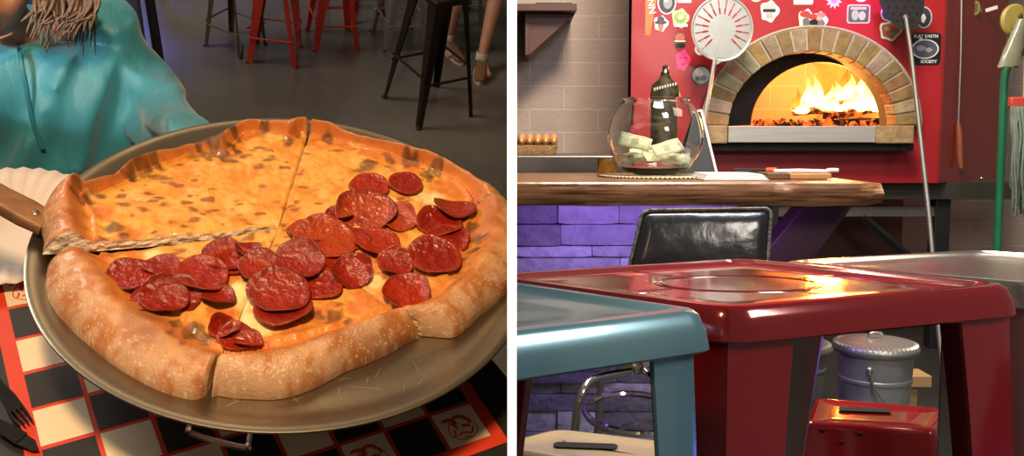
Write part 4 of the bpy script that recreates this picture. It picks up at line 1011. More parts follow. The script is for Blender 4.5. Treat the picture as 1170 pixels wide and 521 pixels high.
def log_mat():
    m = bpy.data.materials.new('burning_wood'); m.use_nodes = True; N = m.node_tree.nodes; L = m.node_tree.links; B = N['Principled BSDF']; B.inputs['Base Color'].default_value = (0.03, 0.015, 0.01, 1); B.inputs['Roughness'].default_value = 0.9
    tc = N.new('ShaderNodeTexCoord'); t = N.new('ShaderNodeTexNoise'); t.inputs['Scale'].default_value = 26; t.inputs['Detail'].default_value = 5; L.new(tc.outputs['Object'], t.inputs[0])
    r = N.new('ShaderNodeValToRGB'); r.color_ramp.elements[0].position = 0.46; r.color_ramp.elements[0].color = (0, 0, 0, 1); r.color_ramp.elements[1].position = 0.62; r.color_ramp.elements[1].color = (1, 0.13, 0.012, 1)
    L.new(t.outputs['Fac'], r.inputs[0]); L.new(r.outputs[0], B.inputs['Emission Color']); B.inputs['Emission Strength'].default_value = 1.7; return m
lm = log_mat()
for i, (u0, v0, u1, v1, r_, y0, y1) in enumerate(((905, 128, 962, 124, .022, 4.50, 4.55), (958, 119, 992, 114, .020, 4.52, 4.6), (968, 130, 1008, 122, .024, 4.48, 4.62), (940, 131, 985, 133, .022, 4.42, 4.5))):
    p0, p1 = RD(u0, v0, y0), RD(u1, v1, y1); mb = MB(); rr = []
    for k in range(13):
        c = p0.lerp(p1, k/12); rr.append([c+Vector((0.3*math.cos(t*2*PI/12), math.cos(t*2*PI/12), math.sin(t*2*PI/12)))*r_*(0.9+0.25*noise.noise(c*20+Vector((t, 0, i)))) for t in range(12)])
    mb.loft(rr)
    obj('log', mb, lm, label=('burning log lying at the left under the flames', 'short burning log, topmost of the pile in the oven', 'burning log leaning at the right side of the fire', 'charred log lying in front of the fire')[i], cat='log', group='logs burning in the oven')
mb = MB(); 
p0, p1 = RD(952, 139, 4.36), RD(1006, 138, 4.44); mb.tube([p0, p0.lerp(p1, .5)+Vector((0, 0, .002)), p1], [.014, .017, .015], 10); obj('log', mb, P('charcoal', (0.012, 0.008, 0.007), 0.9, b=(60, .5)), label='black unburnt log at the oven mouth on the right', cat='log')
mb = MB()
for k in range(150):
    u = rnd.uniform(862, 1006); y = rnd.uniform(4.33, 4.6); c = RD(u, 139, y); c.z = chz+0.008+rnd.random()*0.022; s_ = rnd.uniform(.008, .017)
    mb.M = Matrix.Translation(c) @ Matrix.Rotation(rnd.random()*3, 4, Vector((rnd.random(), rnd.random(), rnd.random()+.1))); mb.box((-s_, -s_*.7, -s_*.6), (s_, s_*.7, s_*.6))
obj('embers', mb, lm, smooth=False, kind='stuff', label='bed of glowing orange embers on the oven floor', cat='embers')

# ------------------------------------------------------------------ stickers on the oven
vin = P('printed_vinyl', (1, 1, 1), 0.3, vcol=True)
def sticker(label, shapes, text=None, name='sticker', cat='sticker', y=YF, group='stickers on the red oven'):
    """shapes: list of (kind, u, v, w, h, colour, rotation) drawn one over the other"""
    mb = MB(); 
    for i, sh_ in enumerate(shapes):
        kind, u, v, w, h, c = sh_[:6]; rot = sh_[6] if len(sh_) > 6 else 0; mb.c(*c); yy = y-0.0012-0.0007*i; c0 = RD(u, v, yy); k_ = y/F
        if kind == 'o': pts = [(w*math.cos(t*2*PI/28), h*math.sin(t*2*PI/28)) for t in range(28)]
        elif kind == 'r': pts = [(p.x, p.y) for p in rpoly([(-w, -h, 0), (w, -h, 0), (w, h, 0), (-w, h, 0)], min(w, h)*0.3, 3)]
        elif kind == 's': pts = [((w if t % 2 else w*.62)*math.cos(t*2*PI/22), (h if t % 2 else h*.62)*math.sin(t*2*PI/22)) for t in range(22)]
        elif kind == 'h': pts = [(w*math.cos(t*2*PI/28)*(1+.14*math.sin(t*2*PI/28*3+1)), h*math.sin(t*2*PI/28)*(1+.12*math.cos(t*2*PI/28*5))) for t in range(28)]
        elif kind == 't': pts = [(-w, h), (w, h), (w*.35, -h), (-w*.35, -h)]
        pts = [(x*math.cos(rot)-z*math.sin(rot), x*math.sin(rot)+z*math.cos(rot)) for x, z in pts]
        mb.prism([c0+Vector((x*k_, 0, z*k_)) for x, z in pts], (0, 0.0007 if i else 0.0012, 0))
    root = obj(name, mb, vin, smooth=False, label=label, cat=cat, group=group)
    for (s_, u, v, size, rot, c) in (text or []):
        cu = bpy.data.curves.new('lettering', 'FONT'); cu.body = s_; cu.size = size*y/F; cu.extrude = 0.0003; cu.align_x = 'CENTER'; cu.align_y = 'CENTER'; cu.offset = 0.0006
        tmp = bpy.data.objects.new('tmp', cu); COL.objects.link(tmp); dg = bpy.context.evaluated_depsgraph_get(); me = bpy.data.meshes.new_from_object(tmp.evaluated_get(dg)); bpy.data.objects.remove(tmp)
        for v_ in me.vertices: v_.co = Matrix.Rotation(rot, 3, 'Y') @ Matrix.Rotation(PI/2, 3, 'X') @ v_.co
        o = bpy.data.objects.new('lettering', me); link(o); o.parent = root; o.location = RD(u, v, y-0.0045)-OFF[root.name]; me.materials.clear(); me.materials.append(P('ink_'+('white' if c[0] > .5 else 'black'), c, .4)); OFF[o.name] = OFF[root.name]
    return root
WH = (.85, .82, .78); BK = (.02, .02, .02); GY = (.3, .3, .32)
sticker('long tapering orange sticker with white lettering, leftmost on the oven', [('t', 743, 8, 8, 31, (.85, .19, .02), -0.08)], [('INN', 744, 6, 11, PI/2-0.15, WH)])
sticker('black oval sticker with white rim right of the orange one', [('o', 762, 3, 10.5, 13, WH), ('o', 762, 3, 9, 11.5, BK), ('o', 763, 3, 5, 7, GY), ('o', 761, 0, 2.5, 3, (.5, .52, .55))])
sticker('hat and orange beard sticker with white outline', [('h', 755, 27, 8, 8.5, WH), ('t', 755, 30, 4.5, 6, (.75, .16, .06)), ('o', 755, 25.5, 7, 2, BK), ('o', 755, 22.5, 4, 4, (.06, .04, .08))])
sticker('round green leafy sticker with white lower band', [('h', 777, 21, 9.5, 10.5, (.55, .62, .35)), ('s', 777, 20, 8, 8, (.25, .42, .10)), ('s', 778, 19, 4.5, 4.5, (.70, .72, .40)), ('r', 778, 29, 7.5, 1.6, WH)])
sticker('small brown oval sticker below the green one', [('o', 777, 46, 7.5, 10.5, (.20, .05, .04)), ('o', 777, 43, 5.5, 5, (.55, .16, .10)), ('r', 777, 52, 5.5, 2.4, BK), ('r', 777, 47, 6, .8, WH)])
sticker('hot pink oval face sticker', [('h', 780, 69, 8, 11, (.88, .06, .24)), ('o', 777, 66, 1.6, 1.1, (.5, .02, .12)), ('o', 784, 66, 1.6, 1.1, (.5, .02, .12)), ('o', 780.5, 73, 2.6, 1.2, (.5, .02, .12))])
sticker('small white and red round sticker peeking beside the pierced peel', [('o', 800, 56, 6, 7, WH), ('o', 800, 55, 4, 4.5, (.6, .1, .07))])
sticker('black ringed round sticker with pale blue centre left of the arch', [('o', 801, 86, 11.5, 11.5, BK), ('o', 801, 86, 9.5, 9.5, (.45, .50, .55)), ('h', 799, 84, 4, 6, WH, .6), ('h', 804, 89, 4, 3, (.10, .14, .22)), ('h', 797, 90, 3, 2.5, (.15, .18, .25))])
sticker('white strip sticker at the top beside the pierced peel', [('r', 782, -2, 8, 5, WH), ('r', 782, -3, 6, 2, (.7, .12, .1))])
sticker('round white sticker with black moustache band', [('h', 879, 13, 10.5, 11.5, WH), ('o', 879, 10, 7.5, 6.5, (.55, .56, .55)), ('r', 879, 12, 7, 1.6, BK), ('r', 879, 18, 4, 2, (.5, .45, .42))])
sticker('cream round sticker at the top edge above the moustache one', [('o', 864, -4, 7, 6, (.75, .66, .50))])
sticker('white rectangular sticker at the top edge above the arch', [('r', 918, -1, 11, 6, WH), ('r', 918, -3, 8, 2.5, (.6, .15, .12))])
sticker('pink and white starburst sticker near the purple glow', [('s', 953, 0, 9.5, 10, (.82, .62, .68)), ('s', 953, 0, 5, 5, (.70, .25, .45))])
sticker('picture sticker with green figures and a pale frame', [('r', 981, 16, 13, 10.5, (.62, .55, .42)), ('r', 981, 16, 11.5, 9, (.10, .13, .08)), ('o', 977, 17, 4, 6, (.35, .50, .30)), ('o', 985, 18, 4, 5, (.42, .55, .36)), ('r', 981, 9.5, 9, 1.6, (.5, .5, .3))])
sticker('blue ringed round sticker behind the dark peel', [('o', 1015, 15, 8.5, 9, (.55, .5, .75)), ('o', 1015, 15, 7, 7.5, (.07, .04, .40)), ('o', 1013, 13, 3, 2.6, (.3, .3, .8))])
sticker('white edged sticker of a pizza slice beside the dark peel', [('h', 1017, 35, 12.5, 11, WH), ('h', 1017, 35, 10, 8.5, (.55, .16, .09)), ('o', 1014, 33, 3, 2.5, (.75, .55, .30)), ('h', 1020, 38, 4, 2.6, (.35, .40, .20))])
sticker('grey and black oval sticker half behind the dark peel', [('o', 1056, 20, 9, 12, (.55, .55, .55)), ('o', 1056, 20, 7.5, 10.5, (.05, .05, .06)), ('h', 1055, 21, 2.6, 5, WH)])
sticker('square black sticker with a ringed oval and white lettering', [('r', 1058, 56, 17, 18, (.015, .015, .018)), ('o', 1057, 56, 15.5, 11, WH), ('o', 1057, 56, 14, 9.6, (.10, .12, .16)), ('h', 1052, 55, 5, 3, (.45, .38, .32)), ('h', 1061, 57, 4, 2.5, (.5, .4, .36)), ('o', 1052, 44.5, 2, 1.6, WH)], [('FLAT EARTH', 1058, 41.5, 4.9, 0, WH), ('SOCIETY', 1061, 70.5, 4.6, 0, WH)])
sticker('red capped cartoon cooks sticker on the crown of the arch', [('h', 921, 23, 9, 12, WH), ('h', 936, 24, 9, 10, WH), ('o', 920, 16, 6, 3.5, (.60, .06, .05)), ('o', 929, 19, 6, 3, (.55, .06, .05)), ('o', 938, 17, 5, 3, (.60, .25, .20)), ('h', 921, 26, 4, 6, (.18, .16, .16)), ('h', 930, 27, 5, 5, BK), ('h', 938, 27, 4, 5, (.20, .18, .16)), ('o', 936, 21, 3, 2.6, (.6, .42, .3))], y=YF-0.004)
sticker('pale round sticker at the top edge near the dark peel', [('o', 984, -3, 7, 5, WH)])
def ysd(u): return YF+(RD(u, 160, 4.2).x-xb)/(xc-xb)*0.4-0.01
sticker('olive leaf shaped sticker on the dark red side panel', [('o', 1115, 9, 5, 8, (.28, .24, .08)), ('o', 1115, 9, 2.5, 5, (.14, .12, .05))], y=ysd(1110))
sticker('tiny white tag on the dark red side panel', [('r', 1133, 10, 7, 2, WH, .3)], y=ysd(1126))
sticker('small curled white squiggle beside the square black sticker', [('o', 1079, 45, 3, 1.2, (.7, .5, .45), .9), ('o', 1078, 51, 2.2, 1, (.7, .5, .45), -.8)], y=ysd(1075)-0.004)

# ------------------------------------------------------------------ peels and tools
alu = P('peel_aluminium', (0.36, 0.36, 0.33), 0.42, 0.75, n=(10, 0.3), b=(60, 0.05))
pl = thing('perforated_peel', 'round silver pizza peel with radial slots leaning left of the brick arch', 'pizza peel', tuple(RD(797, 190, 3.75)))
pcn = RD(825, 33, 3.86); kk = 3.86/F; ydir = Vector((0.0, 0.035, 0.999)).normalized()
def PPt(x, z, o=0): return pcn+Vector((x*kk, 0, 0))+ydir*(z*kk)+Vector((0, -o, 0))
mb = MB(); NR, NT = 20, 240; rad = [0.0]+[34*k/NR for k in range(1, NR+1)]
def slot(r, t):
    a = (t % (2*PI)); d = (a/(2*PI)*20) % 1; bottom = math.radians(236) < a < math.radians(304)
    return 0.44*34 < r < 0.90*34 and abs(d-0.5) < 0.11*(26/max(r, 5)) and not bottom
fr_ = {}
for o_ in (0, 1):
    for i in range(NR+1):
        for t in range(NT): 
            r = max(rad[i], .3); fr_[(o_, i, t)] = mb.v(PPt(r*math.cos(t*2*PI/NT), r*math.sin(t*2*PI/NT)*1.05, 0.0025*o_+(0.003 if i == NR else 0)))
solid = {}
for i in range(NR):
    for t in range(NT): solid[(i, t)] = not slot((rad[i]+rad[i+1])/2, (t+.5)*2*PI/NT)
for (i, t), s_ in solid.items():
    if not s_: continue
    t2 = (t+1) % NT
    for o_ in (0, 1): mb.f([fr_[(o_, i, t)], fr_[(o_, i+1, t)], fr_[(o_, i+1, t2)], fr_[(o_, i, t2)]])
    for (j, q) in (((i, (t+1) % NT), (t2, 'r')), ((i, (t-1) % NT), (t, 'r'))):
        if not solid[j]: mb.f([fr_[(0, i, q[0])], fr_[(1, i, q[0])], fr_[(1, i+1, q[0])], fr_[(0, i+1, q[0])]])
mb._mark(); obj('blade', mb, alu, pl, smooth=False, label='round slotted blade')
mb = MB(); mb.tube([PPt(34*math.cos(t*2*PI/60), 34*1.05*math.sin(t*2*PI/60), .002) for t in range(60)], 0.0042, 6, closed=True); obj('blade_rim', mb, P('pale_rim', (0.75, 0.73, 0.68), .35, .5, n=(20, .2)), pl)
mb = MB(); mb.prism([PPt(-22, -25, .004), PPt(-8, -35.5, .004), PPt(-6, -40, .004), PPt(1, -36, .004), PPt(19, -28, .004), PPt(0, -32, .004)], (0, .004, 0)); mb.prism([PPt(-8, -32, .006), PPt(-1, -6, .006), PPt(3, -32, .006)], (0, .003, 0)); obj('socket', mb, alu, pl, smooth=False)
mb = MB(); mb.tube([PPt(-8, -34, .006), RD(806, 130, 3.82), RD(796, 198, 3.75), RD(782, 300, 3.68), RD(760, 407, 3.6)], 0.0085, 8); obj('handle', mb, P('pale_rim2', (0.66, 0.63, 0.58), .3, .7, n=(20, .2)), pl)
dk = P('dark_steel', (0.05, 0.048, 0.045), 0.45, 0.6, n=(20, .4), b=(80, .1))
p2_ = thing('perforated_peel', 'dark pierced pizza peel with a very long steel handle right of the arch', 'pizza peel', tuple(RZ(1078, 440, 0)) if False else (RD(1076, 440, 3.3).x, 3.3, 0))
mb = MB(); yb = 3.90
pts = [RD(u, v, yb) for u, v in ((1004, -22), (1005, 2), (1012, 20), (1027, 32), (1037, 36), (1048, 33), (1056, 10), (1058, -22))]
mb.prism(pts, (0, 0.003, 0)); obj('blade', mb, dk, p2_, smooth=False)
mb = MB()
for i in range(5):
    for j in range(6):
        u, v = 1012+i*9+(j % 2)*4, -16+j*8
        if u > 1050 or (v > 14 and (u < 1020 or u > 1048)): continue
        c = RD(u, v, yb-0.001); mb.prism([c+Vector((0.0062*math.cos(t*PI/4), 0, 0.0062*math.sin(t*PI/4))) for t in range(8)], (0, 0.0005, 0))
obj('perforations', mb, P('hole_black', (0.004, 0.004, 0.004), 0.9), p2_, smooth=False)
mb = MB(); hp = [RD(1035, 20, 3.893), RD(1041, 60, 3.83), RD(1052, 160, 3.68), RD(1062, 250, 3.55), RD(1073, 380, 3.36)]; e = hp[-1]+(hp[-1]-hp[-2]).normalized()*0.0; e = hp[-1]+(hp[-1]-hp[0])*(hp[-1].z/(hp[0].z-hp[-1].z)); mb.tube(hp+[e], 0.0095, 8); mb.ell(tuple(hp[0]), (.014, .008, .014), 10, 6); obj('handle', mb, P('worn_steel', (0.16, 0.15, 0.14), 0.5, 0.5, n=(20, .4)), p2_)
pk = thing('oven_poker', 'thin steel poker with wooden grip hanging on the dark red side panel', 'poker', tuple(RD(1097, 195, 4.12)))
mb = MB(); mb.tube([RD(1099, -30, 4.13), RD(1098, 60, 4.13), RD(1095, 142, 4.13)], 0.0042, 6); obj('rod', mb, P('pale_rod', (0.45, 0.38, 0.34), .35, .8), pk)
mb = MB(); mb.tube([RD(1095, 141, 4.13), RD(1096, 150, 4.13), RD(1097, 178, 4.13), RD(1098, 192, 4.13)], [.008, .012, .013, .009], 8); obj('grip', mb, P('grip_wood', (0.33, 0.09, 0.035), .45, n=(20, .4), stretch=(4, 4, 1)), pk)

# green hand truck with mop -------------------------------------------------------
green = P('green_paint', (0.015, 0.16, 0.07), 0.35, n=(12, .3))
ht = thing('hand_truck', 'green tubular hand truck at the right edge', 'hand truck', (RD(1160, 160, 3.6).x, 3.6, 0))
x1, x2 = RD(1144, 160, 3.6).x, RD(1144, 160, 3.6).x+0.36; zt_ = RD(1160, 55, 3.6).z
path = [Vector((x1, 3.58, 0.05)), Vector((x1, 3.6, zt_-0.13))]+arc((x1+.12, 3.6, zt_-.12), .12, PI, PI/2, 7)+arc((x2-.12, 3.6, zt_-.12), .12, PI/2, 0, 7)+[Vector((x2, 3.58, 0.05))]
mb = MB(); mb.tube(path, 0.015, 10); obj('frame', mb, green, ht)
for v in (118, 300):
    z = RD(1150, v, 3.6).z; mb = MB(); mb.tube([(x1, 3.6, z), (x2, 3.6, z)], 0.012, 8); obj('cross_bar', mb, green, ht)
mb = MB(); mb.box((x1, 3.38, 0.01), (x2, 3.62, 0.016)); obj('toe_plate', mb, green, ht)
for x in (x1-0.0, x2+0.0):
    mb = MB(); mb.tube([(x-0.02, 3.68, 0.09), (x+0.02, 3.68, 0.09)], .09, 20); obj('wheel', mb, P('tyre', (.02, .02, .02), .8), ht)
mo = thing('mop', 'grey green string mop head hanging in the hand truck', 'mop', tuple(RD(1162, 248, 3.5)))
mb = MB(); mb.box(tuple(RD(1155, 123, 3.5)), tuple(RD(1185, 111, 3.53))); obj('clamp', mb, P('mop_red', (.50, .06, .04), .5), mo, bevel=.006)
mb = MB(); mb.tube([RD(1172, 112, 3.515), RD(1176, -40, 3.56)], 0.011, 8); obj('handle', mb, P('grip_wood2', (.45, .33, .2), .5, n=(20, .3)), mo)
mb = MB(); rnd = random.Random(11)
for k in range(70):
    u = rnd.uniform(1155, 1186); ph = rnd.uniform(0, 6); y = 3.5+rnd.uniform(-.03, .04); e = rnd.uniform(205, 250)
    mb.tube([RD(u+math.sin(t*.9+ph)*1.3-(u-1170)*0.12*math.sin(t/10*PI), 122+(e-122)*t/10, y-0.03*math.sin(t/10*PI)) for t in range(11)], 0.0048, 5)
obj('strings', mb, P('mop_cotton', (.20, .25, .20), .95, n=(30, .5, (.08, .11, .09)), b=(200, .3)), mo)
mb = MB(); c = RD(1157, 24, 3.58); mb.M = Matrix.Translation(c) @ Matrix.Rotation(.25, 4, 'Z') @ Matrix.Rotation(PI/2, 4, 'X'); mb.c(.34, .26, .06); mb.lathe([(.001, .0), (.045, .0), (.062, .004), (.064, .012), (.056, .02), (.001, .024)], n=28); mb.c(.06, .04, .02)
for dx, dz in ((-.022, .014), (.016, .016)): mb.M = Matrix.Translation(c+Vector((dx, -.024, dz))); mb.ell((0, 0, 0), (.009, .004, .012), 10, 6)
for k in range(7): a = PI*1.15+k*PI*.7/6; mb.M = Matrix.Translation(c+Vector((.034*math.cos(a)-.004, -.023, .034*math.sin(a)))); mb.ell((0, 0, 0), (.007, .004, .005), 8, 6)
obj('face_disc', mb, P('dull_toy', (1, 1, 1), .5, vcol=True), label='dull yellow round smiling disc hanging above the hand truck', cat='ornament')
mb = MB(); rr = []
for k in range(10):
    f_ = k/9; c = RD(lerp(1168, 1152, f_), lerp(22, 76, f_), 3.52); w = lerp(.02, .042, f_); rr.append([c+Vector((w*math.cos(t*2*PI/18)*(1+.2*noise.noise(Vector((t, k, 0)))), .016*math.sin(t*2*PI/18), 0.01*noise.noise(Vector((t*.7, k*.6, 3))))) for t in range(18)])
mb.loft(rr); obj('plastic_bag', mb, P('cloudy_plastic', (.24, .24, .15), .3, n=(20, .4), coat=.5), label='crumpled cloudy plastic bag on the green hand truck', cat='bag')

# ------------------------------------------------------------------ bar counter
ZB = 0.84; YB0 = 2.40; YB1 = 3.1
bar = thing('bar_counter', 'bar counter with thick live edge wooden top and stacked stone front', 'bar counter', (0.45, 2.75, 0))
wood = bpy.data.materials.new('bar_wood'); wood.use_nodes = True; N = wood.node_tree.nodes; L = wood.node_tree.links; B = N['Principled BSDF']; B.inputs['Roughness'].default_value = .30; B.inputs['Coat Weight'].default_value = .35; B.inputs['Coat Roughness'].default_value = .15
tc = N.new('ShaderNodeTexCoord'); mp = N.new('ShaderNodeMapping'); mp.inputs['Scale'].default_value = (.9, 9, 22); L.new(tc.outputs['Object'], mp.inputs[0]); t = N.new('ShaderNodeTexNoise'); t.inputs['Scale'].default_value = 5.5; t.inputs['Detail'].default_value = 9; t.inputs['Distortion'].default_value = .6; L.new(mp.outputs[0], t.inputs[0])
r = N.new('ShaderNodeValToRGB'); r.color_ramp.elements[0].position = .32; r.color_ramp.elements[0].color = (.085, .028, .010, 1); r.color_ramp.elements[1].position = .68; r.color_ramp.elements[1].color = (.42, .20, .085, 1); L.new(t.outputs['Fac'], r.inputs[0]); L.new(r.outputs[0], B.inputs['Base Color'])
bu = N.new('ShaderNodeBump'); bu.inputs['Strength'].default_value = .25; bu.inputs['Distance'].default_value = .004; L.new(t.outputs['Fac'], bu.inputs['Height']); L.new(bu.outputs[0], B.inputs['Normal'])
mb = MB(); xe = RD(1011, 208, YB0).x; TH = 0.062; rings = []
NXB = 60
for k in range(NXB+1):
    x = lerp(X0, xe, k/NXB); e_ = 0.006*noise.noise(Vector((x*9, 0, 2)))+0.003*noise.noise(Vector((x*30, 0, 5))); ex = sst(xe-0.05, xe, x)
    z0, z1 = ZB-TH+0.004*noise.noise(Vector((x*7, 3, 0)))+ex*.008, ZB-ex*.004
    rings.append([Vector((x, YB0+e_+ex*.02, z1-.004)), Vector((x, YB0+.004+e_+ex*.02, z1)), Vector((x, YB1, z1)), Vector((x, YB1, z0)), Vector((x, YB0+.012+e_, z0)), Vector((x, YB0+.002+e_*1.4, z0+.015)), Vector((x, YB0-.003+e_*1.6, (z0+z1)/2))])
mb.loft(rings); obj('counter_top', mb, wood, bar, angle=35, label='thick wooden counter top with live edge')
mb = MB(); rnd = random.Random(21); z = 0.0; YS = 2.80; xs1 = RD(843, 240, YS).x
while z < ZB-TH-0.012:
    h = rnd.choice((.036, .044, .055, .066)); h = min(h, ZB-TH-0.002-z); x = X0
    while x < xs1:
        w = rnd.uniform(.12, .36); x2_ = min(x+w, xs1)
        g_ = rnd.uniform(.4, 1.25); hue = rnd.random(); mb.c(.42*g_, (.40+.03*hue)*g_, (.40+.05*hue)*g_); d_ = rnd.uniform(0, .022)
        nn = 6; rr = []
        for q in range(nn+1):
            xx = lerp(x+.0012, x2_-.0012, q/nn); e_ = [.004*noise.noise(Vector((xx*22, z*30, s_*3))) for s_ in range(4)]; en = .005 if q in (0, nn) else 0
            rr.append([Vector((xx, YS-d_+e_[0]+en, z+.0015+en*.4)), Vector((xx, YS-d_+e_[1]-.004+en, z+h*.5)), Vector((xx, YS-d_+e_[2]+en, z+h-.0015-en*.4)), Vector((xx, YS+.06, z+h-.0015)), Vector((xx, YS+.06, z+.0015))])
        mb.loft(rr); x = x2_
    z += h
obj('stone_front', mb, P('ledge_stone', (.4, .4, .4), .7, vcol=True, n=(26, .5, (.45, .45, .5)), b=(50, .8)), bar, angle=50, label='stacked ledge stone front')
mb = MB(); mb.box((X0, YS+.055, 0), (xs1, YS+.16, ZB-TH-.001)); obj('core', mb, P('mortar_dark', (.06, .06, .065), .9), bar, smooth=False)
mb = MB(); zz = ZB-TH; mb.box((X0, YS-.20, zz-.006), (xs1-.02, YS-.19, zz-.0005)); obj('light_strip', mb, P('led_strip', (.2, .1, .9), .5, emit=((.35, .12, 1.0), 4.0)), bar, smooth=False, label='glowing violet light strip under the counter')
pur = P('dark_plum_wood', (.05, .014, .022), .5, n=(12, .4), stretch=(1, 6, 1))
mb = MB(); ps = [RD(u, v, 2.62) for u, v in ((922, 231), (979, 230), (905, 330), (840, 330))]; mb.prism(ps, (0, .10, 0)); obj('brace', mb, pur, bar, smooth=False, bevel=.004, label='slanting dark brace under the counter end')
mb = MB(); mb.box((RD(872, 160, 2.74).x, 2.74, 0), (RD(884, 160, 2.74).x, 2.84, zz)); obj('end_post', mb, P('dark_post', (.03, .02, .02), .5), bar, smooth=False)

# things on the bar ----------------------------------------------------------------
glass = bpy.data.materials.new('clear_glass'); glass.use_nodes = True; B = glass.node_tree.nodes['Principled BSDF']; B.inputs['Transmission Weight'].default_value = 1; B.inputs['Roughness'].default_value = 0.0; B.inputs['IOR'].default_value = 1.45; B.inputs['Base Color'].default_value = (.97, .98, .96, 1)
nt = glass.node_tree; nn = nt.nodes.new('ShaderNodeTexNoise'); nn.inputs['Scale'].default_value = 3; bb = nt.nodes.new('ShaderNodeBump'); bb.inputs['Strength'].default_value = .04; nt.links.new(nn.outputs['Fac'], bb.inputs['Height']); nt.links.new(bb.outputs[0], B.inputs['Normal'])
YC = 2.78; bc = RD(748, 200, YC); bc.z = ZB+0.0055; R_ = 54*YC/F; H_ = RD(748, 112, YC).z-bc.z
mb = MB(); prof = []; zc = H_*0.515; hz_ = zc; 
def br_(z): return R_*math.sqrt(max(0, 1-((z-zc)/(R_*0.985))**2))
zs = [0.012+(H_-0.010-0.012)*k/26 for k in range(27)]
outp = [(0.001, 0), (0.055, 0), (0.066, .003), (0.070, .008)]+[(max(br_(z), 0.072), z) for z in zs]+[(br_(H_-.01)+.001, H_-.004), (br_(H_-.01)+.003, H_)]
inp = [(br_(H_-.01)-.001, H_), (br_(H_-.01)-.004, H_-.006)]+[(max(br_(z), .072)-.0035, z) for z in zs[::-1] if z > .016]+[(.060, .013), (.001, .012)]
mb.lathe(outp+inp, bc, 64); obj('fish_bowl', mb, glass, label='round glass tip bowl full of dollar bills on the bar', cat='bowl', angle=60)
# banknotes
DZB = .022
bill = P('banknote', (1, 1, 1), .75, vcol=True, n=(60, .2), b=(120, .1)); rnd = random.Random(31)
BL = [(-.066, .070, .30, 1.05, .35, 'upper left crisp dollar bill in the glass bowl'), (.030, .052, -.35, .95, .45, 'dollar bill with folded corner right of centre in the bowl'), (-.075, .036, .15, .8, 1.0, 'crumpled dark dollar bill at the lower left of the bowl'), (.055, .030, .1, .7, 1.2, 'crumpled dollar bill at the lower right of the bowl'), (0, .036, -.2, .8, 1.1, 'crumpled dollar bill in the middle of the pile'), (.0, .026, .5, .3, 1.3, 'flattened dollar bill at the bottom of the bowl'), (-.03, .05, -.1, .6, .9, 'half hidden dollar bill behind the two crisp ones'), (.085, .038, -.5, .6, 1.1, 'curled dollar bill against the right side of the glass')]
for i, (dx, dz, rz, rx, crum, lab) in enumerate(BL):
    mb = MB(); NU, NV = 22, 12; W_, Hh = .098, .050
    M_ = Matrix.Translation(bc+Vector((dx, (-.045+.012*i if i < 2 else .0+.012*(i-4)), dz+.008+(DZB if i < 2 else .008)))) @ Matrix.Rotation(rx-.1, 4, 'X') @ Matrix.Rotation(-rz if i < 2 else rz, 4, 'Y' if False else 'Z')
    g_ = [[None]*(NV+1) for _ in range(NU+1)]; cc = {}
    for a in range(NU+1):
        for b_ in range(NV+1):
            x, y = (a/NU-.5)*W_, (b_/NV-.5)*Hh; z = .010*crum*noise.noise(Vector((x*26+i*3, y*26, i)))+.004*crum*noise.noise(Vector((x*70, y*70, i*2)))+.25*crum*x*x*4*.3
            p = M_ @ Vector((x*(1-.12*crum), y*(1-.12*crum), z)); r = (p-bc); rr_ = math.hypot(r.x, r.y); lim = max(.05, br_(max(.012, min(H_-.01, r.z)))-.010)
            if rr_ > lim: p.x = bc.x+r.x*lim/rr_; p.y = bc.y+r.y*lim/rr_
            p.z = max(p.z, bc.z+.016+.0015*i)
            g_[a][b_] = mb.v(p)
            u, v = abs(a/NU-.5)*2, abs(b_/NV-.5)*2; c = (.62, .64, .42)
            if u > .93 or v > .88: c = (.80, .79, .62)
            elif u > .86 or v > .76: c = (.26, .30, .16)
            elif (u/.26)**2+(v/.6)**2 < 1: c = (.34, .36, .22)
            elif rnd.random() < .3: c = (.46, .50, .30)
            if i in (2, 5): c = tuple(q*.6 for q in c)
            cc[(a, b_)] = c
    for a in range(NU):
        for b_ in range(NV):
            f = mb.f([g_[a][b_], g_[a+1][b_], g_[a+1][b_+1], g_[a][b_+1]]); f.tag = True
            for l, k in zip(f.loops, ((a, b_), (a+1, b_), (a+1, b_+1), (a, b_+1))): l[mb.cl] = (*cc[k], 1)
    o = obj('dollar_bill', mb, bill, label=lab, cat='banknote', group='dollar bills in the tip bowl'); sd = o.modifiers.new('t', 'SOLIDIFY'); sd.thickness = .0004
# woven round mat
mm = thing('round_mat', 'round woven straw mat under the glass bowl', 'mat', (bc.x, YC, ZB))
mb = MB(); mb.lathe([(0.001, .0005), (.185, .0005), (.19, .002), (.185, .0048), (.001, .005)], (bc.x+.02, YC-.0, ZB), 64); obj('weave', mb, P('straw', (.62, .50, .30), .8, n=(90, .6), b=(130, .8)), mm)
mb = MB()
for k in range(90): a = k*2*PI/90; mb.ell((bc.x+.02+.190*math.cos(a), YC+.190*math.sin(a), ZB+.003), (.0036, .0036, .0028), 6, 4)
obj('beaded_edge', mb, P('dark_bead', (.05, .035, .02), .5), mm)
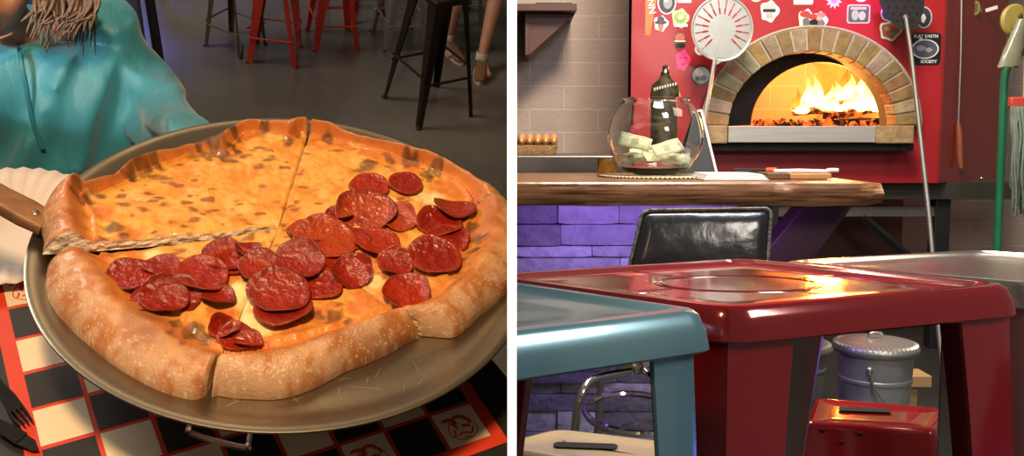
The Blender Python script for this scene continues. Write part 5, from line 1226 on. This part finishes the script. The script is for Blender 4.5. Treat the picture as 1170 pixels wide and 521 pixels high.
# leaning menu card
mb = MB(); a, b_, c = RD(794, 104, 2.95), RD(817, 199, 2.86), RD(783, 199, 2.9)
sg = thing('menu_stand', 'folded black menu card with white edge standing behind the bowl', 'menu card', (RD(800, 200, 2.9).x, 2.9, ZB))
def gz(p): p.z = max(p.z, ZB+.001); return p
q = [RD(795, 128, 2.95), RD(801, 126, 2.95), gz(RD(819, 199, 2.9)), gz(RD(776, 199, 2.9))]; q[2].z = q[3].z = ZB+.001
mb.prism(q, (0, .003, 0)); mb.prism([q[1], q[0], q[3]+Vector((0, .12, 0)), q[2]+Vector((0, .12, 0))], (0, .003, 0)); obj('card', mb, P('black_card', (.015, .015, .015), .5), sg, smooth=False)
mb = MB(); mb.tube([q[1]+Vector((0, -.002, 0)), q[2]+Vector((0, -.002, 0))], .0045, 6); mb.tube([q[0]+Vector((0, -.002, 0)), q[1]+Vector((0, -.002, 0))], .004, 6); obj('white_edge', mb, P('white_card', (.8, .8, .76), .5), sg, label='white edge strip')
# papers, utensils
mb = MB()
for k in range(4):
    x0, x1_ = RD(800+k*2, 200, 2.55).x, RD(873-k, 200, 2.55).x; mb.box((x0, 2.50+.01*k, ZB+.001+.004*k), (x1_, 2.68+.01*k, ZB+.0042+.004*k))
obj('paper_stack', mb, P('menu_paper', (.78, .76, .74), .5, n=(15, .15)), label='stack of white paper menus on the bar right of the bowl', cat='paper', smooth=False, bevel=.0008)
bxz = ZB+.001; mb = MB(); mb.box((RD(872, 200, 2.6).x, 2.56, bxz), (RD(897, 200, 2.6).x, 2.68, bxz+.018)); obj('box', mb, P('brown_box', (.16, .08, .03), .5, n=(20, .4)), label='small dark brown box beside the paper menus', cat='box', bevel=.003, smooth=False)
mb = MB(); mb.box((RD(898, 200, 2.6).x, 2.56, bxz), (RD(945, 200, 2.6).x, 2.66, bxz+.016)); obj('box', mb, P('tan_box', (.50, .25, .09), .5, n=(20, .4)), label='flat tan wooden box under the white server', cat='box', bevel=.003, smooth=False)
mb = MB(); a, b_ = RD(884, 193, 2.60), RD(944, 196, 2.60); a.z = b_.z = bxz+.0205; mb.tube([a, a.lerp(b_, .5)+Vector((0, 0, .002)), b_], [.0065, .006, .0055], 8); 
for dz in (-.010, .010): mb.tube([b_, b_+Vector((.012, dz, .004)), b_+Vector((.030, dz, .004))], .006, 6)
obj('cutter', mb, P('white_plastic', (.82, .70, .68), .35), label='pale pink white cutter with forked end lying on the boxes', cat='cutter')
mb = MB(); a, b_ = RD(838, 192, 2.72), RD(876, 193, 2.66); a.z = bxz+.020; b_.z = bxz+.022; mb.tube([a, b_], [.006, .005], 8); mb.c(1, 1, 1)
sc_ = obj('marker', mb, P('black_marker', (.02, .02, .02), .4), label='black marker with orange cap lying on the paper menus', cat='marker'); OFF[sc_.name] = OFF[sc_.name]
mb = MB(); mb.tube([b_, b_+(b_-a).normalized()*.03], .0075, 8); obj('cap', mb, P('orange_cap', (.75, .13, .03), .4), sc_)

# bottle behind the bowl ------------------------------------------------------------
yb_ = 3.35; bt_ = thing('bottle', 'patterned black and gold bottle with metal stopper behind the bowl', 'bottle', tuple(RD(760, 178, yb_)))
zk = RD(760, 178, yb_); z0 = ZB; mb = MB(); k_ = yb_/F
cb = RD(760, 100, yb_)
mb.loft([[Vector((cb.x+x*k_*w, yb_+y*.035, z)) for x, y in [(math.cos(t*2*PI/28), math.sin(t*2*PI/28)) for t in range(28)]] for z, w in ((0.890, 14), (0.895, 16), (RD(760, 110, yb_).z, 17), (RD(760, 97, yb_).z, 15), (RD(760, 92, yb_).z, 9), (RD(760, 88, yb_).z, 6), (RD(760, 86, yb_).z, 5.5))])
obj('body', mb, P('patterned_label', (.09, .07, .03), .35, n=(45, .9, (.012, .012, .01))), bt_)
mb = MB(); mb.lathe([(.016, 0), (.018, .008), (.012, .016), (.010, .022), (.012, .030), (.006, .036), (.001, .037)], (cb.x, yb_, RD(760, 86, yb_).z), 16); obj('stopper', mb, P('dark_chrome', (.3, .27, .24), .25, 1.0), bt_)
mb = MB(); mb.c(1, 1, 1)
for k in range(9): x = -12+k*3.0; mb.ell(tuple(RD(760+x, 99-abs(x+6)*-.0+(x*-.25), yb_-.036)), (.0035, .0035, .007), 6, 5)
obj('studs', mb, P('ivory', (.7, .62, .5), .4), bt_)

# steel counter behind the bar, basket, brass cup ----------------------------------------
sc2 = thing('prep_counter', 'stainless steel prep counter behind the bar at the left', 'counter', (0.35, 3.9, 0)); xr_ = RD(712, 185, 3.3).x
ztp = RD(650, 178, 3.3).z
mb = MB(); mb.box((X0, 3.30, RD(650, 194, 3.3).z-.02), (xr_, 3.95, ztp)); obj('counter_top', mb, P('steel_counter', (.32, .30, .27), .35, 1.0, n=(6, .4), stretch=(1, 20, 20)), sc2, bevel=.004, smooth=False)
mb = MB(); mb.box((X0, 3.36, 0), (xr_-.03, 3.9, RD(650, 194, 3.3).z-.021)); obj('cabinet', mb, MATS['brushed_steel'], sc2, smooth=False)
bk = thing('bread_basket', 'tan woven basket of rolls on the steel counter', 'basket', (RD(612, 176, 3.6).x, 3.6, ztp))
zb0 = ztp+.001; xe_ = RD(636, 170, 3.6).x
mb = MB(); ht_ = RD(610, 155, 3.6).z-zb0
mb.loft([[Vector((p.x, p.y, zb0+ht_*f_)) for p in rpoly([(-.12, 3.50+o_, 0), (xe_-o_, 3.50+o_, 0), (xe_-o_, 3.72-o_, 0), (-.12, 3.72-o_, 0)], .02)] for f_, o_ in ((0, .006), (.45, 0), (.5, .002), (.5, .012), (.05, .016))]); obj('basket', mb, P('wicker', (.30, .16, .06), .7, n=(60, .6), b=(120, .7)), bk, angle=40)
for k in range(7):
    x = X0-.03+k*.031
    if x > xe_-.01: break
    mb = MB(); mb.M = Matrix.Translation((x, 3.60, zb0+ht_*.70)) @ Matrix.Rotation(.15, 4, 'Y'); mb.ell((0, 0, 0), (.018, .085, ht_*.42), 14, 10)
    if x-.018 > X0: obj('roll', mb, P('roll_crust', (.62, .33, .12), .55, n=(18, .5, (.40, .17, .05))), label=f'golden bread roll standing in the tan basket, {("second", "third", "fourth", "fifth", "sixth", "last")[k-1]} from the left', cat='bread roll', group='rolls in the basket')
cu_ = RD(689, 194, 3.18); cu_.z = ZB+.0; mb = MB(); mb.lathe([(.001, 0), (.028, 0), (.030, .004), (.031, .05), (.028, .05), (.026, .006), (.001, .005)], (cu_.x, 3.06, ZB), 24); obj('brass_cup', mb, P('brass', (.65, .48, .14), .25, 1.0, n=(20, .3)), label='small brass cup on the bar at the left of the bowl', cat='cup')

# wall shelf -----------------------------------------------------------------------------
sh2 = thing('wall_shelf', 'dark wooden wall shelf with triangular bracket at the top left', 'shelf', (0.18, 4.8, 1.55))
dkw = P('shelf_wood', (.11, .035, .025), .5, n=(10, .4), stretch=(1, 8, 8))
ys = 4.55; zt2 = RD(620, 4, ys).z; xs2 = RD(659, 8, ys).x
mb = MB(); mb.box((X0, ys, zt2-.035), (xs2, 5.0, zt2)); obj('shelf_board', mb, dkw, sh2, bevel=.003, smooth=False)
mb = MB(); xx = RD(603, 30, ys).x; a_ = RD(657, 12, ys+.1); b2_ = RD(606, 62, ys+.1); mb.prism([Vector((xx, ys+.1, zt2-.036)), Vector((a_.x, ys+.1, zt2-.036)), Vector((b2_.x, ys+.1, b2_.z)), Vector((xx, ys+.1, b2_.z))], (0, .03, 0)); mb.box((xx-.012, ys+.09, b2_.z-.004), (xx+.01, 5.0, zt2-.036)); obj('bracket', mb, dkw, sh2, smooth=False, bevel=.002)
mb = MB(); c = RD(632, -1, 4.7); mb.loft([rpoly([(c.x-w, 4.62, z), (c.x+w, 4.62, z), (c.x+w, 4.8, z), (c.x-w, 4.8, z)], .01) for z, w in ((zt2+.001, .04), (zt2+.005, .075), (zt2+.012, .09), (zt2+.014, .09))]); obj('tray', mb, P('black_tray', (.02, .02, .022), .3), label='black tray lying on the wall shelf', cat='tray', angle=40)

# ------------------------------------------------------------------ black vinyl bar chair with chrome base
vinyl = P('black_vinyl', (.012, .012, .014), .22, n=(8, .4, (.02, .02, .022)), b=(14, .35), coat=.3)
bch = thing('bar_chair', 'black vinyl backed bar chair with chrome hoop legs at the bar', 'bar chair', (RD(735, 300, 2.1).x, 2.2, 0))
yk = 2.12
def quad_loft(pts, thick, inset_):
    return [[p+Vector((0, o, 0)) for p in rpoly(inset(pts, i), .022)] for o, i in thick]
pts = [RD(716, 312, yk), RD(873, 312, yk), RD(878, 238.5, yk+.03), RD(733, 241, yk+.03)]
mb = MB(); mb.loft([[p+Vector((0, o, 0)) for p in rpoly(inset(pts, i), .018)] for o, i in ((.03, .02), (.02, .003), (0, 0), (-.018, .002), (-.026, .010), (-.029, .03), (-.031, .06))]); obj('backrest', mb, vinyl, bch, angle=60)
mb = MB(); rl = rpoly(inset(pts, -.001), .018); rnd = random.Random(2)
mb.tube([p+Vector((0, -.020+.002*rnd.random(), .002*rnd.random())) for p in rl], .0042, 6, closed=True); obj('piping', mb, P('worn_piping', (.16, .15, .12), .4, n=(90, .8, (.02, .02, .02)), b=(120, .6)), bch, label='worn pale piping round the back')
cx_, cy_ = RD(728, 300, 2.25).x, 2.27; zs_ = .50
mb = MB(); mb.lathe([(.001, zs_-.03), (.13, zs_-.03), (.150, zs_-.02), (.155, zs_), (.150, zs_+.025), (.13, zs_+.035), (.001, zs_+.038)], (cx_, cy_, 0), 40); obj('seat', mb, vinyl, bch, angle=60)
for dx in (-.05, .07):
    mb = MB(); mb.tube(smoothpath([(cx_+dx, cy_-.10, zs_-.02), (cx_+dx+.04, cy_-.17, zs_+.0), (cx_+dx+.09, yk+.03, RD(730, 312, yk).z+.02)], 5), .009, 8); obj('back_post', mb, chrome, bch)
tz_ = RD(700, 425, 2.2).z
for k, (ul, ur, yy) in enumerate(((657, 768, 2.10), (683, 790, 2.40))):
    for u, sgn in ((ul, -1), (ur, 1)):
        p = RD(u, 500, yy); q_ = Vector((cx_+sgn*.02, lerp(yy, cy_, .6), tz_)); mid = Vector((p.x-sgn*.012, yy, tz_-.035))
        mb = MB(); mb.tube(smoothpath([q_, Vector((p.x-sgn*.045, lerp(yy, cy_, .2), tz_)), mid, p+Vector((0, 0, .02)), Vector((p.x+sgn*.02, yy, .0))], 7), .0105, 10); obj('leg', mb, chrome, bch)
zr = RD(700, 478, 2.2).z; mb = MB(); mb.tube([(cx_+.125*math.cos(t*2*PI/40), cy_-.02+.17*math.sin(t*2*PI/40), zr) for t in range(40)], .009, 8, closed=True); obj('foot_ring', mb, chrome, bch)
mb = MB(); mb.lathe([(.05, tz_-.012), (.05, tz_+.01), (.03, zs_-.031)], (cx_, cy_, 0), 20); obj('swivel', mb, chrome, bch)

# ------------------------------------------------------------------ metal stools
def seat_stool(name, label, cat, corners, z, skirt, m, leg_w=(.075, .045), r=.035, splay=.05, slot=None, low=False, rivets=False, ring_emb=False, group=None, legs=(0, 1, 2, 3), seat_m=None):
    cen = sum((Vector(c) for c in corners), Vector())/4
    t = thing(name, label, cat, (max(cen.x, .05), cen.y, 0), group)
    C_ = [Vector((c[0], c[1], 0)) for c in corners]
    mb = MB(); prof = [(z-skirt, -.002), (z-skirt+.002, -.004), (z-skirt*.5, -.002), (z-.012, 0), (z-.005, .002), (z-.001, .006), (z, .011), (z-.0005, .016), (z-.0045, .021), (z-.006, .028), (z-.006, .06), (z-.0055, .11)]
    if low: prof = [(z-skirt, -.012), (z-skirt+.002, -.014), (z-.012, 0), (z-.005, .002), (z-.001, .006), (z, .011), (z-.001, .016), (z-.003, .022), (z-.003, .05), (z-.003, .08)]
    mb.loft([[Vector((p.x, p.y, zz_)) for p in rpoly(inset(C_, i), max(.004, r-i*.5), 8)] for zz_, i in prof])
    # underside
    if ring_emb:
        c0 = cen.copy(); c0.z = z-.0052; a_ = (C_[1]-C_[0])*.22; b_ = (C_[3]-C_[0])*.22
        for s_ in (1.0, .93): mb.tube([c0+a_*math.cos(q*2*PI/48)*s_+b_*math.sin(q*2*PI/48)*s_ for q in range(48)], .0008, 6, closed=True, flat=.5)
        for s1_, s2_ in ((1, 0), (0, 1), (-1, 0), (0, -1)): mb.tube([c0+(a_*s1_+b_*s2_)*1.05, c0+(a_*s1_+b_*s2_)*1.95], .0008, 6, flat=.5)
    obj('seat', mb, seat_m or m, t, angle=32)
    if slot:
        (su, sv, sw), ang = slot; c0 = RZ(su, sv, z-.003); d_ = Vector((math.cos(ang), math.sin(ang), 0)); n_ = Vector((-d_.y, d_.x, 0)); 
        mb = MB(); lp = [c0+d_*(math.copysign(sw-.008, math.cos(q))+.011*math.cos(q))+n_*.013*math.sin(q)+Vector((0, 0, .0030)) for q in [k*2*PI/28+.01 for k in range(28)]]
        mb.prism(lp, (0, 0, .0006)); hs = obj('hand_slot', mb, P('slot_black', (.006, .005, .005), .8), t, smooth=False, label='dark hand slot')
    if rivets:
        for u, v in rivets:
            e0, e1 = C_[3], C_[2]; 
            # on the near skirt
            k1 = RZ(u, v, z-.03); mb = MB(); dr = (RW @ camray(u, v)); nn_ = Vector((-(e1-e0).y, (e1-e0).x, 0)).normalized(); dn = (Vector((0, 0, EYE))-e0).dot(nn_); tt = -dn/dr.dot(nn_); p = Vector((0, 0, EYE))+dr*tt*0.985
            mb.ell(tuple(p), (.0045, .0035, .0045), 10, 6); obj('rivet', mb, P('rivet_dark', (.05, .01, .01), .4, .8), t)
    for k in legs:
        p = C_[k]; a_ = (C_[(k+1) % 4]-p).normalized(); b_ = (C_[k-1]-p).normalized(); out_ = -(a_+b_).normalized()
        top = p-out_*.012+Vector((0, 0, z-.010)); ft = p+out_*splay; ft.z = 0; mb = MB()
        tolix_leg(mb, top, ft, (a_, b_), leg_w[0], leg_w[1], .003)
        lg = obj('leg', mb, m, t, angle=25)
        if ft.x > .03:
            mb = MB(); mb.box((ft.x-.014, ft.y-.014, 0), (ft.x+.014, ft.y+.014, .012)); obj('rubber_foot', mb, MATS['rubber'], lg, bevel=.003)
    # cross brace
    if not low:
        zc_ = z*.38; f_ = 1-.38
        for k in range(4):
            p = C_[k]; q = C_[(k+1) % 4]; a1 = p+(p-cen*Vector((1, 1, 0))).normalized()*splay*f_; a2 = q+(q-cen*Vector((1, 1, 0))).normalized()*splay*f_; 
            if max(a1.x, a2.x) < .02: continue
            mb = MB(); mb.tube([Vector((a1.x, a1.y, zc_)), Vector((a2.x, a2.y, zc_))], .008, 8); obj('footrest', mb, m, t)
    return t
ZS = .80
red = P('glossy_red', (.22, .006, .009), .14, .25, coat=1.0, n=(3, .25, (.16, .006, .009)))
teal = P('teal_metal', (.13, .27, .34), .24, .5, coat=.5, n=(3, .2))
teal_sheen_top = P('khaki_reflection_teal', (.18, .21, .17), .22, .7, coat=.3, n=(5, .5, (.26, .24, .18)))  # khaki reflection mixed into the teal colour; no seat uses it
silver = P('silver_stool', (.42, .39, .35), .22, .9, n=(6, .35, (.30, .27, .24)))
cream = P('cream_metal', (.58, .47, .28), .30, .35, coat=.3, n=(5, .35, (.30, .23, .12)))
def zpt(u, v, z): q = RZ(u, v, z); return q
Lc, Bc, Rc, Fc = zpt(541, 313, ZS), zpt(846, 293.5, ZS), zpt(1172, 324, ZS), zpt(834, 352, ZS)
seat_stool('metal_stool', 'large glossy red metal stool in the foreground with square seat', 'stool', [Lc, Bc, Rc, Fc], ZS, .034, red, ring_emb=True, leg_w=(.076, .042), splay=.045)
zt3 = .82; Rt = zpt(815, 352, zt3); b1_ = zpt(590, 320, zt3); f1_ = zpt(590, 379, zt3)
Bt = Rt+(b1_-Rt).normalized()*.36; Ft = Rt+(f1_-Rt).normalized()*.36; Lt = Bt+(Ft-Rt)
seat_stool('metal_stool', 'teal metal stool at the lower left, nearest the viewer', 'stool', [Lt, Bt, Rt, Ft], zt3, .034, teal, leg_w=(.045, .035), splay=.03, r=.02, legs=(2,), seat_m=None)
z4 = .78; L4, B4 = zpt(883, 297.5, z4), zpt(1116, 284, z4); d4 = (zpt(1170, 322, z4)-L4).normalized(); F4 = L4+d4*.33; R4 = B4+(F4-L4)
seat_stool('metal_stool', 'silver metal stool behind the large red one at the right', 'stool', [L4, B4, R4, F4], z4, .034, silver, splay=.05, r=.03)
# low stools
zl = .45
seat_stool('low_stool', 'low red metal stool with hand slot under the large red stool', 'stool', [zpt(930, 453, zl), zpt(1089, 466, zl), zpt(1070, 491, zl), zpt(918, 482, zl)], zl, .06, red, low=True, r=.012, leg_w=(.09, .05), slot=((988, 470, .045), -0.12), rivets=[(940, 492), (983, 496), (962, 506)], splay=.07)
zl2 = .45
seat_stool('low_stool', 'low cream metal stool with hand slot under the teal stool', 'stool', [zpt(560, 508, zl2), zpt(636, 488, zl2), zpt(806, 508, zl2), zpt(760, 545, zl2)], zl2, .06, cream, low=True, r=.03, leg_w=(.08, .05), slot=((669, 511, .050), -0.10), splay=.06)

# ------------------------------------------------------------------ galvanised cans, wood block
gal = P('galvanised', (.48, .48, .44), .45, .6, n=(9, .7, (.22, .22, .21)), b=(30, .08))
def can(u, label, y, s_=1.0, ridge=True):
    c = RD(u, 400, y); c.z = 0; R0 = 48*y/F*s_; zt_ = RD(u, 390, y).z if s_ == 1 else RD(u, 392, y).z
    t = thing('trash_can', label, 'trash can', tuple(c)); mb = MB(); n = 72
    prof = [(R0*.74, 0), (R0*.75, zt_*.1), (R0*.84, zt_*.66), (R0*.87, zt_*.665), (R0*.87, zt_*.69), (R0*.85, zt_*.70), (R0*.88, zt_*.90), (R0*.92, zt_*.91), (R0*.92, zt_*.94)]
    mb.lathe(prof, c, 48); obj('body', mb, gal, t, angle=25)
    mb = MB(); rings = []
    for r_, z_, w in ((R0*.97, zt_-.028, 0), (R0, zt_-.022, 0), (R0, zt_-.012, .4), (R0*.96, zt_-.004, 1), (R0*.88, zt_-.002, 1), (R0*.80, zt_+.002, 0), (R0*.4, zt_+.009, 0), (.002, zt_+.011, 0)):
        rings.append([c+Vector((r_*math.cos(q*2*PI/144), r_*math.sin(q*2*PI/144), z_+w*.003*math.cos(q*2*PI/3.0))) for q in range(144)])
    mb.loft(rings); ld = obj('lid', mb, P('galvanised_lid', (.50, .50, .45), .4, .8, n=(12, .5)), t, angle=40)
    mb = MB(); mb.tube(smoothpath([c+Vector((-.022, 0, zt_+.008)), c+Vector((-.016, 0, zt_+.026)), c+Vector((.016, 0, zt_+.026)), c+Vector((.022, 0, zt_+.008))], 5), .004, 8); obj('lid_handle', mb, MATS['zinc'], ld)
    mb = MB(); a_ = math.radians(-118); ra_ = R0*.90; s0 = c+Vector((ra_*math.cos(a_), ra_*math.sin(a_), zt_*.80)); mb.tube(smoothpath([s0, s0+Vector((.012, -.012, -.05)), s0+Vector((.05, -.03, -.10)), s0+Vector((.12, -.02, -.15))], 6), .0032, 6); mb.ell(tuple(s0), (.010, .006, .014), 10, 6); obj('bail_handle', mb, MATS['zinc'], t)
    return t
can(1000, 'galvanised metal trash can with lid, framed by the legs of the large red stool', 2.75)
t2 = can(902, 'second galvanised can mostly hidden behind the red stool leg', 3.1)
mb = MB(); p = RD(1045, 452, 2.9); mb.box((p.x-.04, 2.88, RD(1045, 441, 2.9).z), (p.x+.045, 2.98, RD(1045, 428, 2.9).z)); mb.box((p.x-.03, 2.9, 0), (p.x+.01, 2.96, RD(1045, 441, 2.9).z)); obj('wood_block', mb, P('pale_pine', (.45, .27, .12), .6, n=(12, .4), stretch=(1, 6, 6)), label='pale pine offcut standing between trash can and leaning pole', cat='wood', bevel=.003, smooth=False)
mb = MB(); rr = []
for k in range(12):
    f_ = k/11; rr.append([Vector((RD(1152, 430, 3.4).x+(.10-.03*f_)*math.cos(q*2*PI/20)*(1+.15*noise.noise(Vector((q, k, 1)))), 3.4+.09*math.sin(q*2*PI/20), .012+.22*f_+.02*noise.noise(Vector((q*.6, k*.5, 4))))) for q in range(20)])
mb.loft(rr); obj('bucket', mb, P('grey_bucket', (.28, .27, .25), .6, n=(15, .6, (.08, .08, .08))), label='dirty grey mop bucket on the floor at the right edge', cat='bucket', angle=60)

# ------------------------------------------------------------------ set the dining room in its place
for o in LEFT: o.matrix_world = ML @ Matrix.LocRotScale(o.location, o.rotation_euler, o.scale)
